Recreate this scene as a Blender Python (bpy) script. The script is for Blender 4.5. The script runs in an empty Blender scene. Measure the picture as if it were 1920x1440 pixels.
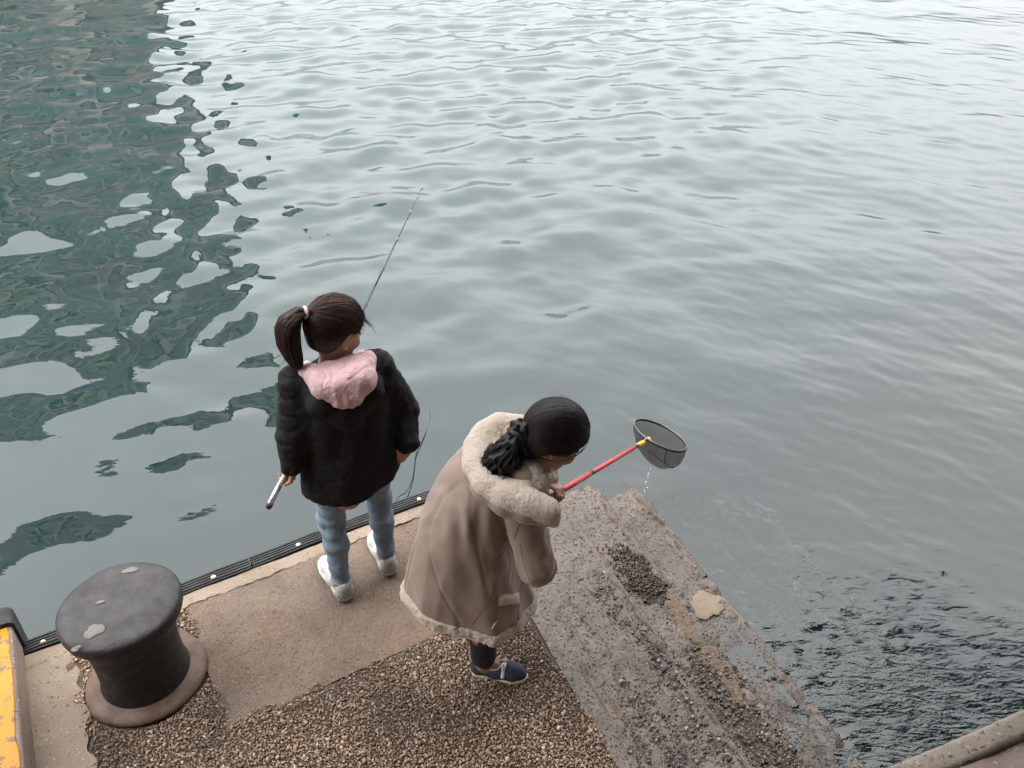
import bpy, math, random
import numpy as np
from mathutils import Vector

rng = np.random.default_rng(7)
R = math.radians
scene = bpy.context.scene
col = scene.collection

# ------------------------------------------------------------------ camera
CAM_H, PITCH, FPX = 3.03, R(34.5), 1553.0
cd = bpy.data.cameras.new('camera'); cam = bpy.data.objects.new('camera', cd); col.objects.link(cam)
cam.location = (0, 0, CAM_H); cam.rotation_euler = (math.pi/2 - PITCH, 0, 0)
cd.sensor_fit = 'HORIZONTAL'; cd.sensor_width = 36; cd.lens = 36*FPX/1920
cd.clip_start = 0.05; cd.clip_end = 9000
scene.camera = cam

# ------------------------------------------------------------------ overcast sky + soft sun
SUN_EL, SUN_AZ = R(50), R(262)       # azimuth measured from +X towards +Y
w = bpy.data.worlds.new('World'); scene.world = w; w.use_nodes = True
nt = w.node_tree; nt.nodes.clear()
sky = nt.nodes.new('ShaderNodeTexSky'); sky.sky_type = 'NISHITA'; sky.sun_disc = False
sky.sun_elevation = SUN_EL; sky.sun_rotation = math.pi/2 - SUN_AZ
sky.dust_density = 6; sky.air_density = 1.0; sky.ozone_density = 1.0
hs = nt.nodes.new('ShaderNodeHueSaturation'); hs.inputs['Saturation'].default_value = 0.03
bg = nt.nodes.new('ShaderNodeBackground'); bg.inputs['Strength'].default_value = 0.15
wo = nt.nodes.new('ShaderNodeOutputWorld')
# overcast luminance distribution: an even cloud deck, brighter overhead than at the horizon
tc = nt.nodes.new('ShaderNodeTexCoord'); sp = nt.nodes.new('ShaderNodeSeparateXYZ'); nt.links.new(tc.outputs['Generated'], sp.inputs[0])
mr = nt.nodes.new('ShaderNodeMapRange'); mr.inputs['To Min'].default_value = .50; mr.inputs['To Max'].default_value = 2.1
nt.links.new(sp.outputs[2], mr.inputs[0])
vm = nt.nodes.new('ShaderNodeVectorMath'); vm.operation = 'SCALE'; nt.links.new(sky.outputs[0], vm.inputs[0]); nt.links.new(mr.outputs[0], vm.inputs['Scale'])
nt.links.new(vm.outputs[0], hs.inputs['Color'])
nt.links.new(hs.outputs[0], bg.inputs['Color']); nt.links.new(bg.outputs[0], wo.inputs['Surface'])
sl = bpy.data.lights.new('sun', 'SUN'); sl.energy = 0.5; sl.angle = R(40); sl.color = (1, .97, .93)
so = bpy.data.objects.new('sun', sl); col.objects.link(so)
sd = Vector((math.cos(SUN_EL)*math.cos(SUN_AZ), math.cos(SUN_EL)*math.sin(SUN_AZ), math.sin(SUN_EL)))
so.rotation_euler = sd.to_track_quat('Z', 'Y').to_euler(); so.location = (-6, 4, 12)
scene.view_settings.view_transform = 'Standard'; scene.view_settings.look = 'None'
scene.view_settings.exposure = 2.75; scene.view_settings.gamma = 1
scene.render.engine = 'CYCLES'
scene.cycles.use_denoising = True
scene.cycles.max_bounces = 8; scene.cycles.transparent_max_bounces = 12

# ------------------------------------------------------------------ helpers: geometry
def un(px, py, z=0.0):
    a = (px-960)/FPX; b = (py-720)/FPX
    d = np.array([a, math.cos(PITCH)-b*math.sin(PITCH), -math.sin(PITCH)-b*math.cos(PITCH)])
    return d*((z-CAM_H)/d[2]) + np.array([0, 0, CAM_H])

A = np.array
Q = A([-.484, 3.279, 0.]); U = A([.8623, .5064, 0.]); N = A([-.5064, .8623, 0.]); Z = A([0, 0, 1.])
SK = .12
def W(u, n, z=0.0): return Q + U*u + N*n + Z*z

def nrm(v): v = np.asarray(v, float); return v/np.linalg.norm(v)

WL = {}
def mk(name, V, F, mat, parent=None, smooth=True, loc=None, **props):
    V = np.asarray(V, float)
    if parent is None:
        if loc is None:
            loc = A([(V[:, 0].min()+V[:, 0].max())/2, (V[:, 1].min()+V[:, 1].max())/2, V[:, 2].min()])
    base = WL[parent.as_pointer()] if parent is not None else np.asarray(loc, float)
    me = bpy.data.meshes.new(name)
    P = V - base
    if isinstance(F, np.ndarray):
        k = F.shape[1]
        me.vertices.add(len(P)); me.vertices.foreach_set('co', P.astype(np.float32).ravel())
        me.loops.add(F.size); me.loops.foreach_set('vertex_index', F.astype(np.int32).ravel())
        me.polygons.add(len(F)); me.polygons.foreach_set('loop_start', np.arange(0, F.size, k, dtype=np.int32))
        me.polygons.foreach_set('loop_total', np.full(len(F), k, np.int32))
        me.update(calc_edges=True); me.validate()
    else:
        me.from_pydata(P.tolist(), [], [list(map(int, f)) for f in F]); me.update()
    if smooth: me.polygons.foreach_set('use_smooth', np.ones(len(me.polygons), bool))
    o = bpy.data.objects.new(name, me); col.objects.link(o)
    if mat is not None: me.materials.append(mat)
    if parent is None: o.location = base
    else: o.parent = parent
    WL[o.as_pointer()] = base
    for k2, v2 in props.items(): o[k2] = v2
    return o

def empty(name, loc, **props):
    o = bpy.data.objects.new(name, None); col.objects.link(o); o.location = loc
    o.empty_display_size = .1
    WL[o.as_pointer()] = np.asarray(loc, float)
    for k2, v2 in props.items(): o[k2] = v2
    return o

def merge(parts):
    Vs, Fs, off = [], [], 0
    for V, F in parts:
        Vs.append(np.asarray(V, float)); Fs += [[int(i)+off for i in f] for f in F]; off += len(V)
    return np.concatenate(Vs), Fs

def frame(d, hint=None):
    d = nrm(d)
    h = A([0, 0, 1.]) if hint is None else np.asarray(hint, float)
    if abs(d@nrm(h)) > .97: h = A([1., 0, 0])
    a = nrm(np.cross(h, d)); b = np.cross(d, a)
    return a, b

def tube(P, r, seg=10, caps=True, flat=None):
    P = np.asarray(P, float); n = len(P); r = np.broadcast_to(np.asarray(r, float), (n,))
    V = []; a = None
    for i in range(n):
        d = P[min(i+1, n-1)]-P[max(i-1, 0)]
        d = nrm(d)
        if a is None: a, b = frame(d)
        else:
            a = nrm(a - d*(a@d)); b = np.cross(d, a)
        for k in range(seg):
            t = 2*math.pi*k/seg
            V.append(P[i] + r[i]*(math.cos(t)*a + math.sin(t)*b))
    F = []
    for i in range(n-1):
        for k in range(seg):
            k2 = (k+1) % seg
            F.append([i*seg+k, i*seg+k2, (i+1)*seg+k2, (i+1)*seg+k])
    if caps:
        F.append(list(range(seg))[::-1]); F.append([(n-1)*seg+k for k in range(seg)])
    return A(V), F

def lathe(prof, c, seg=64, wob=None):
    V = []; F = []; m = len(prof)
    for i, (r, z) in enumerate(prof):
        for k in range(seg):
            t = 2*math.pi*k/seg
            rr = r if wob is None else r*(1+wob(t, z))
            V.append([c[0]+rr*math.cos(t), c[1]+rr*math.sin(t), c[2]+z])
    for i in range(m-1):
        for k in range(seg):
            k2 = (k+1) % seg
            F.append([i*seg+k, i*seg+k2, (i+1)*seg+k2, (i+1)*seg+k])
    F.append([k for k in range(seg)][::-1]); F.append([(m-1)*seg+k for k in range(seg)])
    return A(V), F

def extrude(prof, P0, P1, side, up=Z, segs=1, disp=None):
    """prof: closed polygon of (s, t) along side/up, swept from P0 to P1."""
    m = len(prof); V = []
    for i in range(segs+1):
        C = P0 + (P1-P0)*i/segs
        for s, t in prof: V.append(C + side*s + up*t)
    F = []
    for i in range(segs):
        for k in range(m):
            k2 = (k+1) % m
            F.append([i*m+k, i*m+k2, (i+1)*m+k2, (i+1)*m+k])
    F.append(list(range(m))[::-1]); F.append([segs*m+k for k in range(m)])
    V = A(V)
    if disp is not None: V = V + disp(V)
    return V, F

def rrect(s0, s1, t0, t1, r, k=4):
    """rounded rectangle profile"""
    out = []
    for cx, cy, a0 in ((s1-r, t0+r, -90), (s1-r, t1-r, 0), (s0+r, t1-r, 90), (s0+r, t0+r, 180)):
        for i in range(k+1):
            a = R(a0+90*i/k); out.append((cx+r*math.cos(a), cy+r*math.sin(a)))
    return out

class GF:
    """smooth random field: a sum of sinusoids"""
    def __init__(s, freq, seed, n=22, spread=.5, aniso=(1, 1, 1)):
        g = np.random.default_rng(seed)
        d = g.normal(size=(n, 3)); d /= np.linalg.norm(d, axis=1)[:, None]
        s.k = d*(freq*2*math.pi*(1+spread*(g.random((n, 1))*2-1)))*A(aniso)
        s.p = g.random(n)*2*math.pi; s.n = n
    def __call__(s, P):
        out = np.zeros(len(P))
        for k, p in zip(s.k, s.p): out += np.sin(P@k+p)
        return out*math.sqrt(2/s.n)

# ------------------------------------------------------------------ signed distance modeller
def ridge(freq, seed, V, sharp=.35, **kw):
    """sharp crease lines: 1 on the crease, 0 away from it"""
    return np.exp(-(GF(freq, seed, **kw)(V)/sharp)**2)

class Field:
    def __init__(s, lo, hi, res):
        s.lo = np.asarray(lo, float); s.res = res
        s.n = np.ceil((np.asarray(hi)-s.lo)/res).astype(int)+1
        s.a = np.full(s.n, 0.4, np.float32)
    def box(s, lo, hi):
        i0 = np.clip(np.floor((np.asarray(lo)-s.lo)/s.res).astype(int), 0, s.n)
        i1 = np.clip(np.ceil((np.asarray(hi)-s.lo)/s.res).astype(int)+1, 0, s.n)
        sl = tuple(slice(a, b) for a, b in zip(i0, i1))
        ax = [s.lo[d]+s.res*np.arange(i0[d], i1[d]) for d in range(3)]
        return sl, np.meshgrid(*ax, indexing='ij', sparse=True)
    def put(s, sl, d, k, mode='u'):
        a = s.a[sl]
        if a.size == 0: return
        if mode == 'u':
            h = np.clip(.5+.5*(d-a)/k, 0, 1); s.a[sl] = d*(1-h)+a*h-k*h*(1-h)
        else:
            d = -d; h = np.clip(.5-.5*(d-a)/k, 0, 1); s.a[sl] = d*(1-h)+a*h+k*h*(1-h)
    def cap(s, p, q, r0, r1=None, k=.02, flat=None, mode='u'):
        """tapered capsule; flat=(axis, f): squash by f along axis"""
        p = np.asarray(p, float); q = np.asarray(q, float); r1 = r0 if r1 is None else r1
        m = max(r0, r1)+.03+k
        sl, (X, Y, Zz) = s.box(np.minimum(p, q)-m, np.maximum(p, q)+m)
        b = q-p; bb = max(b@b, 1e-9)
        x, y, z = X-p[0], Y-p[1], Zz-p[2]
        t = np.clip((x*b[0]+y*b[1]+z*b[2])/bb, 0, 1)
        x = x-t*b[0]; y = y-t*b[1]; z = z-t*b[2]
        d2 = x*x+y*y+z*z
        if flat is not None:
            a = nrm(flat[0]); f = flat[1]
            c = x*a[0]+y*a[1]+z*a[2]
            d2 = d2 + c*c*(1/f**2-1)
        d = np.sqrt(d2)-(r0+(r1-r0)*t)
        s.put(sl, d.astype(np.float32), k, mode)
    def chain(s, pts, rs, k=.02, flat=None):
        for i in range(len(pts)-1): s.cap(pts[i], pts[i+1], rs[i], rs[i+1], k, flat)
    def ell(s, c, rad, axes=None, k=.02, mode='u'):
        c = np.asarray(c, float); rad = np.asarray(rad, float); m = rad.max()+.03+k
        sl, (X, Y, Zz) = s.box(c-m, c+m)
        x, y, z = X-c[0], Y-c[1], Zz-c[2]
        if axes is None: axes = np.eye(3)
        l = [x*a[0]+y*a[1]+z*a[2] for a in axes]
        k0 = np.sqrt(sum((li/ri)**2 for li, ri in zip(l, rad)))
        k1 = np.sqrt(sum((li/ri**2)**2 for li, ri in zip(l, rad)))+1e-6
        s.put(sl, (k0*(k0-1)/k1).astype(np.float32), k, mode)
    def zloft(s, keys, ang, k=.02, mode='u', fold=None, power=2.0):
        """keys: list of (z, cx, cy, rf, rr) - horizontal elliptic sections; ang = facing"""
        K = A(sorted(keys)); zs = K[:, 0]
        m = K[:, 3:5].max()+.06
        lo = A([K[:, 1].min()-m, K[:, 2].min()-m, zs[0]-.05]); hi = A([K[:, 1].max()+m, K[:, 2].max()+m, zs[-1]+.05])
        sl, (X, Y, Zz) = s.box(lo, hi)
        zf = Zz.ravel()
        # smooth (cubic-ish) interpolation
        def ip(c):
            v = np.interp(zf, zs, K[:, c])
            zz = np.linspace(zs[0], zs[-1], 200); vv = np.interp(zz, zs, K[:, c])
            ker = np.hanning(31); ker /= ker.sum()
            vv2 = np.convolve(np.pad(vv, 15, mode='reflect', reflect_type='odd'), ker, 'valid')
            return np.interp(zf, zz, vv2)[None, None, :]
        cx, cy, rf, rr = ip(1), ip(2), ip(3), ip(4)
        ca, sa = math.cos(ang), math.sin(ang)
        x, y = X-cx, Y-cy
        lf = x*ca+y*sa; lr = x*sa-y*ca
        if fold is not None:
            th = np.arctan2(lr/rr, lf/rf)
            sc = 1+fold(th, Zz)
            rf = rf*sc; rr = rr*sc
        q = (np.abs(lf/rf)**power+np.abs(lr/rr)**power)**(1/power)
        d = (q-1)*np.minimum(rf, rr)
        dz = np.maximum(zs[0]-Zz, Zz-zs[-1])
        d = np.maximum(d, dz)
        s.put(sl, d.astype(np.float32), k, mode)
    def mesh(s):
        a = s.a; n = a.shape
        ins = a < 0
        c = [(i, j, k) for i in (0, 1) for j in (0, 1) for k in (0, 1)]
        def cor(i, j, k): return (slice(i, n[0]-1+i), slice(j, n[1]-1+j), slice(k, n[2]-1+k))
        cnt = np.zeros(tuple(x-1 for x in n), np.int8)
        for q in c: cnt += ins[cor(*q)]
        act = (cnt > 0) & (cnt < 8)
        idx = np.full(act.shape, -1, np.int64); I = np.argwhere(act); idx[act] = np.arange(len(I))
        val = {q: a[I[:, 0]+q[0], I[:, 1]+q[1], I[:, 2]+q[2]] for q in c}
        S = np.zeros((len(I), 3)); M = np.zeros(len(I))
        for q in c:
            for d in range(3):
                if q[d] == 0:
                    q2 = list(q); q2[d] = 1; q2 = tuple(q2)
                    v0, v1 = val[q], val[q2]
                    x = (v0 < 0) != (v1 < 0)
                    t = np.where(x, v0/np.where(x, v0-v1, 1), 0)
                    P = np.tile(A(q, dtype=float) if False else np.array(q, float), (len(I), 1)); P[:, d] = t
                    S += P*x[:, None]; M += x
        V = s.lo + s.res*(I + S/M[:, None])
        F = []
        for d in range(3):
            e, f = [(1, 2), (2, 0), (0, 1)][d]
            lo = [slice(1, m-1) for m in n]; lo[d] = slice(0, n[d]-1)
            hi = [slice(1, m-1) for m in n]; hi[d] = slice(1, n[d])
            s0 = ins[tuple(lo)]; s1 = ins[tuple(hi)]
            X = np.argwhere(s0 != s1); flip = s0[tuple(X.T)]
            B = X.copy(); 
            for m in range(3):
                if m != d: B[:, m] += 1
            def at(de, df):
                C = B.copy(); C[:, e] -= de; C[:, f] -= df
                return idx[tuple(C.T)]
            q = np.stack([at(1, 1), at(0, 1), at(0, 0), at(1, 0)], 1)
            q[~flip] = q[~flip][:, ::-1]
            F.append(q)
        F = np.concatenate(F); F = F[(F >= 0).all(1)]
        return V, F

def vnormals(V, F):
    Nn = np.zeros_like(V)
    fn = np.cross(V[F[:, 2]]-V[F[:, 0]], V[F[:, 3]]-V[F[:, 1]])
    for k in range(4): np.add.at(Nn, F[:, k], fn)
    return Nn/(np.linalg.norm(Nn, axis=1)[:, None]+1e-12)

def relax(V, F, it=2, lam=.5):
    for _ in range(it):
        S = np.zeros_like(V); C = np.zeros(len(V))
        for k in range(4):
            np.add.at(S, F[:, k], V[F[:, (k+1) % 4]]); np.add.at(C, F[:, k], 1)
            np.add.at(S, F[:, k], V[F[:, (k+3) % 4]]); np.add.at(C, F[:, k], 1)
        V = V*(1-lam)+lam*S/np.maximum(C, 1)[:, None]
    return V

# ------------------------------------------------------------------ helpers: materials
class NG:
    def __init__(s, name):
        s.m = bpy.data.materials.new(name); s.m.use_nodes = True; s.t = s.m.node_tree; s.t.nodes.clear()
        s.out = s.n('ShaderNodeOutputMaterial')
    def n(s, typ, **kw):
        nd = s.t.nodes.new(typ)
        for k, v in kw.items():
            if k.startswith('i_'):
                key = k[2:].replace('_', ' ')
                key = int(key) if key.isdigit() else key
                s.set(nd.inputs[key], v)
            else: setattr(nd, k, v)
        return nd
    def set(s, inp, v):
        if hasattr(v, 'is_output'): s.t.links.new(v, inp)
        elif hasattr(v, 'bl_idname') and hasattr(v, 'outputs'): s.t.links.new(v.outputs[0], inp)
        else:
            if inp.type == 'RGBA' and len(v) == 3: v = (*v, 1)
            inp.default_value = v
    def coord(s, scale=(1, 1, 1), rot=(0, 0, 0), kind='Object'):
        tc = s.n('ShaderNodeTexCoord'); mp = s.n('ShaderNodeMapping')
        s.t.links.new(tc.outputs[kind], mp.inputs[0])
        mp.inputs['Scale'].default_value = scale; mp.inputs['Rotation'].default_value = rot
        return mp.outputs[0]
    def noise(s, sc, det=4, rough=.55, vec=None, dist=0):
        nd = s.n('ShaderNodeTexNoise', i_Scale=sc, i_Detail=det, i_Roughness=rough, i_Distortion=dist)
        s.t.links.new(vec if vec is not None else s.coord(), nd.inputs['Vector'])
        return nd.outputs[0]
    def ramp(s, fac, stops, interp='LINEAR'):
        nd = s.n('ShaderNodeValToRGB'); nd.color_ramp.interpolation = interp
        e = nd.color_ramp.elements
        while len(e) < len(stops): e.new(.5)
        for el, (p, c) in zip(e, stops):
            el.position = p
            if not hasattr(c, '__len__'): c = (c, c, c)
            el.color = (*c, 1)
        s.set(nd.inputs[0], fac); return nd.outputs[0]
    def mix(s, fac, a, b, mode='MIX'):
        nd = s.n('ShaderNodeMix', data_type='RGBA', blend_type=mode)
        s.set(nd.inputs[0], fac); s.set(nd.inputs[6], a); s.set(nd.inputs[7], b); return nd.outputs[2]
    def math(s, op, a, b=0.0, clamp=False):
        nd = s.n('ShaderNodeMath', operation=op, use_clamp=clamp); s.set(nd.inputs[0], a); s.set(nd.inputs[1], b); return nd.outputs[0]
    def bump(s, h, strength=.5, dist=.01, normal=None):
        nd = s.n('ShaderNodeBump', i_Strength=strength, i_Distance=dist, i_Height=h)
        if normal is not None: s.set(nd.inputs['Normal'], normal)
        return nd.outputs[0]
    def bsdf(s, color, rough=.6, normal=None, **kw):
        b = s.n('ShaderNodeBsdfPrincipled'); s.set(b.inputs['Base Color'], color); s.set(b.inputs['Roughness'], rough)
        if normal is not None: s.set(b.inputs['Normal'], normal)
        for k, v in kw.items(): s.set(b.inputs[k.replace('_', ' ')], v)
        s.t.links.new(b.outputs[0], s.out.inputs[0]); return s.m

def simple(name, color, rough=.6, var=.15, nscale=30, bump=0, bscale=200, bdist=.002, **kw):
    g = NG(name)
    c = g.mix(g.noise(nscale, 4), tuple(x*(1-var) for x in color), tuple(min(1, x*(1+var)) for x in color))
    nm = g.bump(g.noise(bscale, 3), bump, bdist) if bump else None
    return g.bsdf(c, rough, nm, **kw)

M = {}
def concrete_pebble(name, base, dark, chip, scale=110, wet=0.5, stain=(.10, .07, .05), bumpd=.004, chipamt=.5):
    g = NG(name)
    big = g.noise(1.6, 6, .6); mid = g.noise(9, 5, .6)
    c = g.mix(g.ramp(big, [(.35, 0), (.65, 1)]), dark, base)
    c = g.mix(g.ramp(mid, [(.45, 0), (.72, .55)]), c, stain)
    vo = g.n('ShaderNodeTexVoronoi', i_Scale=scale); g.t.links.new(g.coord(), vo.inputs['Vector'])
    pick = g.n('ShaderNodeSeparateColor'); g.t.links.new(vo.outputs['Color'], pick.inputs[0])
    on = g.math('MULTIPLY', g.ramp(pick.outputs[0], [(1-chipamt-.05, 0), (1-chipamt+.05, 1)]), g.ramp(vo.outputs['Distance'], [(.28, 1), (.5, 0)]))
    cc = g.mix(pick.outputs[1], chip[0], chip[1])
    c = g.mix(on, c, cc)
    fine = g.noise(420, 3)
    c = g.mix(g.ramp(fine, [(.3, .55), (.6, 1)]), (0, 0, 0), c)
    holes = g.ramp(g.noise(70, 3, .5), [(.30, 0), (.37, 1)])
    c = g.mix(holes, tuple(x*.35 for x in dark), c)
    h = g.math('ADD', g.math('MULTIPLY', on, .8), g.math('ADD', g.math('MULTIPLY', fine, .5), g.math('MULTIPLY', holes, .8)))
    h = g.math('ADD', h, g.math('MULTIPLY', g.noise(22, 4), 1.5))
    nm = g.bump(h, .8, bumpd)
    ro = g.ramp(g.noise(5, 5, .65), [(.38, .75-.5*wet), (.62, .95-.35*wet)])
    return g.bsdf(c, ro, nm)
M['concrete'] = concrete_pebble('worn_concrete', (.232, .155, .106), (.142, .108, .086), ((.37, .27, .185), (.11, .066, .040)), 120, .3, (.105, .068, .042), chipamt=.6)
M['kerbstrip'] = concrete_pebble('pale_concrete', (.36, .275, .205), (.24, .185, .14), ((.42, .33, .25), (.3, .23, .17)), 70, .1, (.24, .175, .125), .003, .25)
M['step'] = concrete_pebble('wet_pebbled_concrete', (.19, .165, .145), (.125, .11, .105), ((.42, .37, .32), (.12, .09, .07)), 70, .85, (.085, .07, .058), .006, .45)
M['wall'] = concrete_pebble('wall_concrete', (.30, .225, .185), (.23, .175, .145), ((.45, .36, .3), (.3, .22, .17)), 60, .2, (.26, .19, .15), .003, .2)
M['deck'] = simple('deck_concrete', (.30, .27, .24), .8)

# ================================================================== SETTING
WATER_Z = -.36
# ---- quay block
def sheet(u0, u1, n0, n1, z, du=.05, amp=.003, seed=1, edge=None):
    nu = max(2, int((u1-u0)/du)); nn = max(2, int((n1-n0)/du))
    g = GF(3.5, seed); g2 = GF(14, seed+1)
    uu, vv = np.meshgrid(np.linspace(u0, u1, nu+1), np.linspace(n0, n1, nn+1), indexing='ij')
    if edge is not None: uu, vv = edge(uu, vv)
    V = Q + uu.reshape(-1, 1)*U + vv.reshape(-1, 1)*N
    V[:, 2] = z + amp*g(V) + amp*.35*g2(V)
    i = np.arange(nu*(nn+1)).reshape(nu, nn+1)[:, :-1].ravel()
    F = np.stack([i, i+nn+1, i+nn+2, i+1], 1)
    return V, F

qp = rrect(-6, -.012, -2.5, -.012, .012, 3)     # (n, z) profile
quay = mk('quay', *extrude([(s, t) for s, t in qp], W(-9, 0), W(.18, 0), N), M['concrete'], smooth=False, kind='structure')
def skew(uu, vv):   # right border follows the skewed steps
    f = (uu-uu.min())/(uu.max()-uu.min()); return uu + f*SK*vv, vv
# worn concrete apron between edge and gravel, its near border ragged
gg = GF(2.2, 31); gr_ = GF(9, 32)
AP_N = -.81
V, F = sheet(-1.24, .23, AP_N, -.075, 0.0, .03, .0022, 5, skew)
apron = mk('pavement', V, F, M['concrete'], quay, kind='structure')
# pale worn edge strip behind the fender
V, F = sheet(-9, .21, -.085, -.008, .003, .012, .0018, 9, lambda a_, b_: (a_, b_+np.where(b_ < -.07, .005*np.sin(a_*23)*np.sin(a_*7+1)+.004*np.sin(a_*61)+.003*np.sin(a_*143), 0)))
mk('edge_strip', V, F, M['kerbstrip'], quay)
V, F = sheet(-1.93, -1.72, -3, -.08, .004, .015, .0025, 11, lambda a_, b_: (a_+np.where(a_ > -1.74, .014*np.sin(b_*19)*np.sin(b_*5+1)+.008*np.sin(b_*53), 0), b_))
mk('edge_strip', V, F, M['kerbstrip'], quay)
# matrix of the exposed aggregate
g = NG('aggregate_matrix')
nm = g.bump(g.noise(160, 4), .9, .006)
g.bsdf(g.ramp(g.noise(60, 4), [(.3, (.045, .029, .019)), (.7, (.12, .083, .058))]), .75, nm); M['matrix'] = g.m
V, F = sheet(-1.76, .235, -2.52, -.07, -.0005, .03, .003, 12, skew)
ragged = GF(5, 77)
uq = (V-Q)@U; nq = (V-Q)@N
V[:, 2] -= .0035 + .02*((uq > -1.2) & (nq > AP_N+.03))
mk('aggregate_bed', V, F, M['matrix'], quay)

# pebbles of the exposed aggregate (nobody could count them)
def ico():
    t = (1+5**.5)/2
    v = A([(-1, t, 0), (1, t, 0), (-1, -t, 0), (1, -t, 0), (0, -1, t), (0, 1, t), (0, -1, -t), (0, 1, -t), (t, 0, -1), (t, 0, 1), (-t, 0, -1), (-t, 0, 1)], dtype=float)
    f = A([(0, 11, 5), (0, 5, 1), (0, 1, 7), (0, 7, 10), (0, 10, 11), (1, 5, 9), (5, 11, 4), (11, 10, 2), (10, 7, 6), (7, 1, 8), (3, 9, 4), (3, 4, 2), (3, 2, 6), (3, 6, 8), (3, 8, 9), (4, 9, 5), (2, 4, 11), (6, 2, 10), (8, 6, 7), (9, 8, 1)])
    return v/np.linalg.norm(v[0]), f
def pebbles(name, P, size, mat, cols, parent=None, flat=.6, **props):
    v, f = ico(); n = len(P)
    q = rng.normal(size=(n, 3, 3)); q, _ = np.linalg.qr(q)
    sc = size[:, None]*(1+.35*rng.normal(size=(n, 3)).clip(-1.3, 1.6))
    loc = np.einsum('nij,nkj->nki', q, v[None]*sc[:, None]*(1+.16*rng.normal(size=(n, 12, 1))))
    loc[:, :, 2] *= flat
    V = (P[:, None]+loc).reshape(-1, 3); Fc = (f[None]+12*np.arange(n)[:, None, None]).reshape(-1, 3)
    o = mk(name, V, Fc, mat, parent, smooth=False, **props)
    at = o.data.color_attributes.new('tint', 'FLOAT_COLOR', 'POINT')
    c = np.ones((n, 12, 4), np.float32); c[:, :, :3] = cols[:, None]
    at.data.foreach_set('color', c.ravel())
    return o
g = NG('pebble'); at = g.n('ShaderNodeAttribute', attribute_name='tint')
g.bsdf(g.mix(g.noise(300, 3), g.mix(.35, at.outputs['Color'], (0, 0, 0)), at.outputs['Color']), g.ramp(g.noise(8, 3), [(.4, .35), (.6, .75)])); M['pebble'] = g.m

g = NG('wet_pebble'); at = g.n('ShaderNodeAttribute', attribute_name='tint')
g.bsdf(g.mix(g.noise(300, 3), g.mix(.35, at.outputs['Color'], (0, 0, 0)), at.outputs['Color']), .22); M['wetpebble'] = g.m
# jittered grid
s_ = .0078
uu, vv = np.meshgrid(np.arange(-1.75, .24, s_), np.arange(-1.95, -.08, s_), indexing='ij')
uu = uu.ravel()+rng.uniform(-.55, .55, uu.size)*s_; vv = vv.ravel()+rng.uniform(-.55, .55, vv.size)*s_
Pw = Q + uu[:, None]*U + vv[:, None]*N
rg = .022*gg(Pw)+.012*gr_(Pw)
inap = (uu > -1.215+rg) & (vv > AP_N+.012+rg*.8) & (uu < .3)
inb = (uu-SK*vv > .215+rg*.5)
edge_ = (vv > -.085+rg*.5) | (uu < -1.735+rg*1.2)
bol = un(278, 1270)[:2]
inbol = np.hypot(Pw[:, 0]-bol[0], Pw[:, 1]-bol[1]) < .25
keep = ~(inap | inb | edge_ | inbol)
Pw = Pw[keep]; n = len(Pw)
sz = .0037*np.exp(.36*rng.normal(size=n)).clip(.45, 1.9)
Pw[:, 2] = .001 + .35*sz + .003*GF(3.5, 12)(Pw) + .002*rng.random(n)
base = A([1.62, 1.70, 1.86])*A([(.20, .122, .070), (.28, .185, .115), (.12, .075, .045), (.06, .042, .03), (.40, .30, .21), (.17, .13, .10)])
cols = (.72*base[rng.choice(6, n, p=[.32, .22, .22, .12, .04, .08])]+.28*A([.34, .235, .165]))*(1+.25*rng.normal(size=(n, 1))).clip(.4, 1.7)
tone = 1+.22*GF(.9, 41)(Pw)+.15*GF(2.6, 42)(Pw)
pebbles('exposed_aggregate', Pw, sz, M['pebble'], (cols*tone.clip(.5, 1.5)[:, None]).clip(.01, .7), quay, .7, kind='stuff')

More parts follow.
